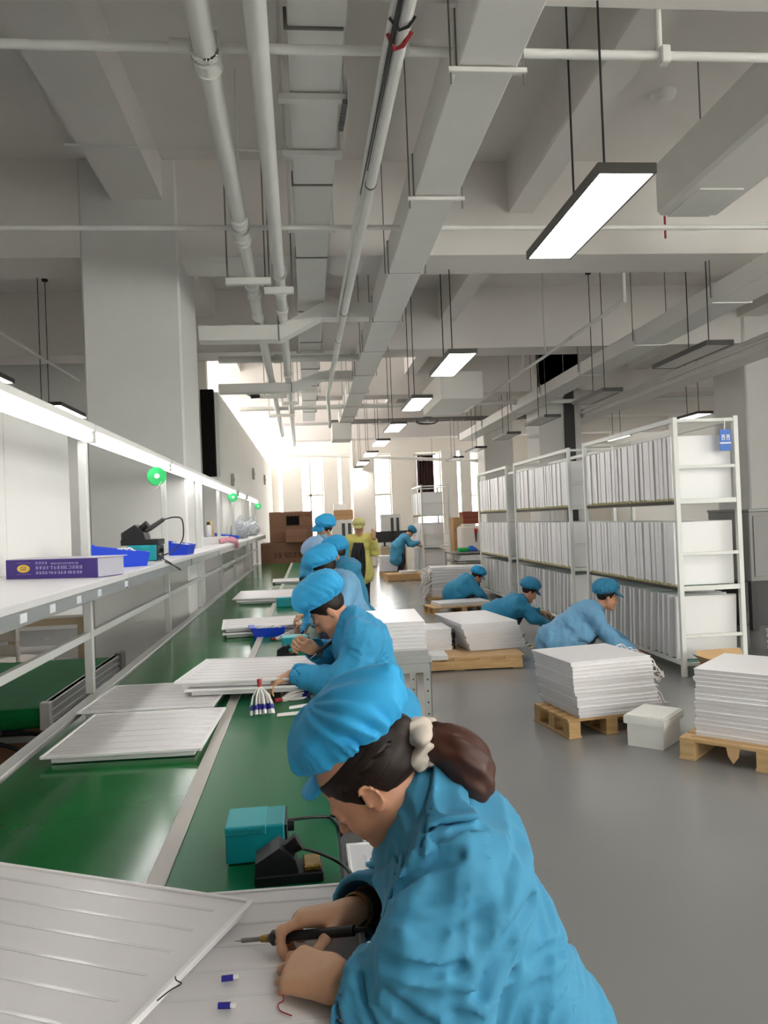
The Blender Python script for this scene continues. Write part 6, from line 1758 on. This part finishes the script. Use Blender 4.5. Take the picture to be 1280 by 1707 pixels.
# three workers crouching at the racks, facing the racks
CROUCH = dict(hc=(.36, 0, .70), hu=(.25, 0, .95), hf=(.93, 0, -.35), neck=(.27, 0, .6), chest=(.17, 0, .53), waist=(.02, 0, .4), pelvis=(-.1, 0, .26), sh=(.18, .175, .55),
    elL=(.4, .24, .33), elR=(.38, -.22, .3), wrL=(.62, .16, .22), wrR=(.6, -.12, .16), hip=(-.06, .1, .24), knL=(.27, .15, .4), knR=(.27, -.15, .4), anL=(.1, .14, .09), anR=(.1, -.14, .09),
    skirt=[((-.1, 0, .27), (.16, .13, .36), .17, .12), ((-.1, 0, .27), (.16, -.13, .36), .17, .12), ((-.1, 0, .26), (-.1, 0, .19), .17, .17)])
GC = 'workers crouching at the racks'
def crouch(o, f, **kw):
    P_ = dict(CROUCH); P_.update(kw); return pose(o, f, **P_)
S = crouch((2.55, 7.75, 0), (1, -.12), hc=(.44, 0, .69), hu=(.2, 0, .97), hf=(.95, 0, -.3), neck=(.33, 0, .585), chest=(.22, 0, .53), sh=(.26, .18, .535), elL=(.42, .26, .33), elR=(.42, -.25, .28), wrL=(.68, .16, .2), wrR=(.66, -.16, .17),
    coat='coatpale', cap='capteal', ch=.012, cr=.0085, hh=.0075, hr=.0065, seed=9.1, amp=.0125, group=GC, cw=1.08)
build_person('person', 'person in a pale blue coat crouching at the nearest rack', S)
S = crouch((2.42, 9.9, 0), (1, .0), hc=(.38, 0, .555), hu=(.5, 0, .85), hf=(.82, 0, -.58), neck=(.28, 0, .48), chest=(.18, 0, .43), waist=(.02, 0, .36), sh=(.2, .175, .45), elR=(.36, -.24, .26), wrR=(.58, -.16, .14), elL=(.36, .22, .3), wrL=(.58, .14, .28),
    coat='coatteal', cap='capteal', ch=.0135, cr=.0095, hh=.0085, hr=.007, seed=10.2, amp=.0125, group=GC)
build_person('person', 'person in a teal coat crouching at the second rack', S)
S = crouch((2.52, 13.25, 0), (1, .05), hc=(.32, 0, .52), hu=(.6, 0, .78), hf=(.7, 0, -.7), neck=(.22, 0, .5), chest=(.13, 0, .46), waist=(.0, 0, .38), sh=(.15, .175, .49), elL=(.3, .22, .27), wrL=(.45, .12, .14), elR=(.3, -.22, .27), wrR=(.45, -.12, .13),
    coat='coatteal', cap='capblue', ch=.016, cr=.011, hh=.01, hr=.009, seed=11.3, group=GC)
build_person('person', 'person in a deep blue coat crouching at the third rack', S)

# ================================================================== far end: cartons, cabinets, desk
def carton(px0, px1, y, z0, z1, dp, label, prints=(), m='carton'):
    a, b_ = atY(px0, 900, y), atY(px1, 900, y)
    o = thing('carton', label, 'carton', ((a.x+b_.x)/2, y+dp/2, z0), group='cartons')
    MB().box((a.x, y, z0), (b_.x, y+dp, z1), .008).build('box_body', m, o)
    MB().box((a.x+.002, y-.001, (z0+z1)/2-.0), (b_.x-.002, y, (z0+z1)/2+.004)).build('seam', 'cartonprint', o)
    fm = Matrix(((1, 0, 0, a.x), (0, 0, -1, y-.0005), (0, 1, 0, 0), (0, 0, 0, 1)))
    w_ = b_.x-a.x
    for (u0, u1, zz, h, n) in prints:
        glyph_row(w_*u0, w_*u1, z0+(z1-z0)*zz, (z1-z0)*h, n, o, m='cartonprint', name='print_row', seed=int(px0+zz*50), mx=fm)
    return o
carton(434, 507, 17.0, 0, 1.16, .9, 'big brown carton with two lines of dark print at the bench end', ((.28, .95, .72, .1, 6), (.28, .95, .5, .1, 6)))
up_c = carton(450, 522, 17.2, 1.165, 1.83, .7, 'upper brown carton with a printed line and cut window at the bench end', ((.4, .95, .82, .1, 7),))
carton(476, 512, 16.75, 1.165, 1.42, .4, 'small plain brown carton before the upper carton')
a = atY(488, 868, 17.19); MB().box((a.x-.14, 17.185, a.z-.1), (a.x+.14, 17.199, a.z+.1)).build('hand_hole', 'darkrecess', up_c)  # dark plate stands in for the shaded inside of the hole
def cabinet(px0, px1, y, z0, z1, label):
    a, b_ = atY(px0, 880, y), atY(px1, 880, y); w_ = b_.x-a.x
    o = thing('glass_cabinet', label, 'cabinet', ((a.x+b_.x)/2, y+.2, 0), group='glass-door cabinets')
    MB().box((a.x, y, 0), (b_.x, y+.42, z1), .006).build('cabinet_body', 'cabinet', o)
    for k in range(2):
        x0 = a.x+w_*(.42+.29*k); x1 = x0+w_*.27
        d = MB().box((x0, y-.02, z1*.12), (x1, y-.001, z1*.96), .003).build('door', 'cabinet', o)
        MB().box((x0+.04, y-.025, z1*.42), (x1-.04, y-.0205, z1*.93)).build('glass_pane', 'darkglass', d)
    return o
cabinet(553, 588, 26, 0, 1.62, 'pale metal cabinet with glass doors behind the person in yellow')
cabinet(636, 668, 26, 0, 1.75, 'pale metal cabinet with glass doors right of the cream column')
a, b_ = atY(556, 850, 26.1), atY(588, 850, 26.1)
o = thing('carton', 'yellow-brown carton on top of the glass cabinet behind the person in yellow', 'carton', (a.x, 26.1, 1.62)); MB().box((a.x, 26.05, 1.621), (b_.x, 26.4, 1.95), .006).build('box_body', 'cardboard', o); MB().box((a.x, 26.045, 1.78), (b_.x, 26.05, 1.79)).build('seam', 'carton', o)
o = thing('carton', 'white box on top of the yellow-brown carton', 'carton', (a.x+.2, 26.1, 1.95)); MB().box((a.x, 26.1, 1.951), (a.x+.45, 26.4, 2.15), .006).build('box_body', 'white', o); MB().box((a.x+.2, 26.1, 2.151), (a.x+.25, 26.4, 2.153)).build('tape', 'cardboard', o)
# desk with monitors
a = atY(634, 900, 23.5); b_ = atY(672, 900, 23.5)
dk = thing('office_desk', 'office desk with a dark front near the far wall', 'desk', ((a.x+b_.x)/2, 23.8, 0))
MB().box((a.x, 23.4, .72), (b_.x+.1, 24.2, .75), .004).build('desk_top', 'deskwood', dk); MB().box((a.x, 23.45, 0), (a.x+.4, 24.15, .72)).build('drawer_unit', 'deskwood', dk); MB().box((a.x+.4, 23.5, .2), (b_.x+.08, 23.53, .72)).build('modesty_panel', 'screen', dk); MB().box((b_.x+.05, 23.45, 0), (b_.x+.09, 24.15, .72)).build('end_panel', 'deskwood', dk)
for k, px in enumerate((640, 668)):
    c = atY(px, 875, 23.7); o = thing('monitor', ('dark monitor at the left of the office desk', 'dark monitor at the right of the office desk')[k], 'monitor', (c.x, 23.7, .75), group='desk monitors')
    MB().box((c.x-.28, 23.68, .88), (c.x+.28, 23.72, 1.22), .006).build('screen', 'screen', o); MB().box((c.x-.03, 23.69, .77), (c.x+.03, 23.72, .9)).build('neck', 'black', o); MB().box((c.x-.12, 23.6, .751), (c.x+.12, 23.8, .77)).build('foot', 'black', o)
# round wrapped stack on a small pallet beside the desk
a, b_ = atY(634, 930, 21.5), atY(668, 930, 21.5)
pallet(((a.x+b_.x)/2, 21.8, 0), 0, b_.x-a.x, .6, .14, 'small dark pallet beside the bending worker')
stack(((a.x+b_.x)/2, 21.8, .141), 0, 14, panel_mesh(.56, .6, .03).mesh('panel_560', 'panel'), .0305, 'white panel in the wrapped stack left of the bending worker', 'panels left of the bending worker', .006, seed=41)
# boxes on the right at the far end
for k, (px0, px1, py0, py1, m, lab) in enumerate(((757, 772, 862, 906, 'cardboard', 'tan upright carton among the far right boxes'), (772, 797, 852, 874, 'brick', 'red-brown carton on top among the far right boxes'))):
    y = 19.2; a, b_ = atY(px0, py1, y), atY(px1, py0, y)
    o = thing('carton', lab, 'carton', (a.x, y, max(0, a.z)), group='far right boxes')
    MB().box((a.x, y, a.z if k else 0), (b_.x, y+.5, b_.z), .006).build('box_body', m, o); MB().box((a.x+.02, y-.002, (a.z+b_.z)/2), (b_.x-.02, y, (a.z+b_.z)/2+.02)).build('label_strip', 'cartonprint' if k else 'carton', o)
y = 18.5; a, b_ = atY(770, 915, y), atY(801, 876, y)
o = thing('plastic_drum', 'cream plastic drum with a red nozzle among the far right boxes', 'drum', ((a.x+b_.x)/2, y+.2, 0))
MB().box((a.x, y, 0), (b_.x, y+.6, b_.z), .05).build('drum_body', 'chairplastic', o); MB().box((a.x+.08, y+.1, b_.z), (b_.x-.08, y+.5, b_.z+.05), .02).build('lid', 'chairplastic', o)
p = atY(793, 888, y-.02); MB().cyl(p, p+Vector((0, -.02, .1)), .035).build('nozzle', 'red', o); MB().cyl(p, p-Vector((0, .01, .22)), .025, .012).build('nozzle_pipe', 'black', o)
p = atY(781, 908, 18.0); o = thing('blue_rag', 'blue cloth on the low trolley', 'cloth', (p.x, 17.7, .77)); MB().lathe([(0, .0), (.16, .0), (.14, .06), (.08, .1), (.03, .13), (0, .13)], (p.x, 17.7, .771), n=9).build('cloth', 'blue', o)
o = thing('green_bottle', 'green bottle lying on the low trolley', 'bottle', (3.5, 17.55, .77)); MB().cyl((3.35, 17.5, .82), (3.6, 17.6, .82), .05).build('bottle_body', 'greenspool', o); MB().cyl((3.6, 17.6, .82), (3.67, 17.63, .82), .02).build('neck', 'white', o)

# crumpled clear bags at the far end of the shelf
for k, (x, y, w_) in enumerate(((-1.14, 13.0, .15), (-1.13, 15.2, .17))):
    o = thing('plastic_bag', ('clear plastic bag of dark wires, the nearer one on the far shelf end', 'bulging clear plastic bag of brown parts, the farther one on the far shelf end')[k], 'bag', (x, y, SZ), group='plastic bags on the shelf end')
    fn = lambda P: np.maximum(union([sd_ell(P, (x, y, SZ+.13), (w_, w_*1.2, .15)), sd_cone(P, (x, y, SZ+.2), (x+.02, y, SZ+.34), .07, .03)], .05)-.022*fold(P, 120, k+1.0)-.012*(1-np.abs(fold(P, 60, k+3.0)))**2, SZ+.002-P[:, 2])
    v, f = surf(fn, (x-.24, y-.28, SZ-.01), (x+.24, y+.28, SZ+.42), .016); c = Pieces(); c.add(v, f); c.build('bag', ['plasticbag'], o)
    g = MB(); rnd = random.Random(k)
    for i in range(10): g.tube(spline([(x+rnd.uniform(-.09, .09), y+rnd.uniform(-.1, .1), SZ+.03+.02*i) for _ in range(4)], 4), .012, 5)
    g.build('wire_contents', ('cable', 'cardboard')[k], o)['kind'] = 'stuff'
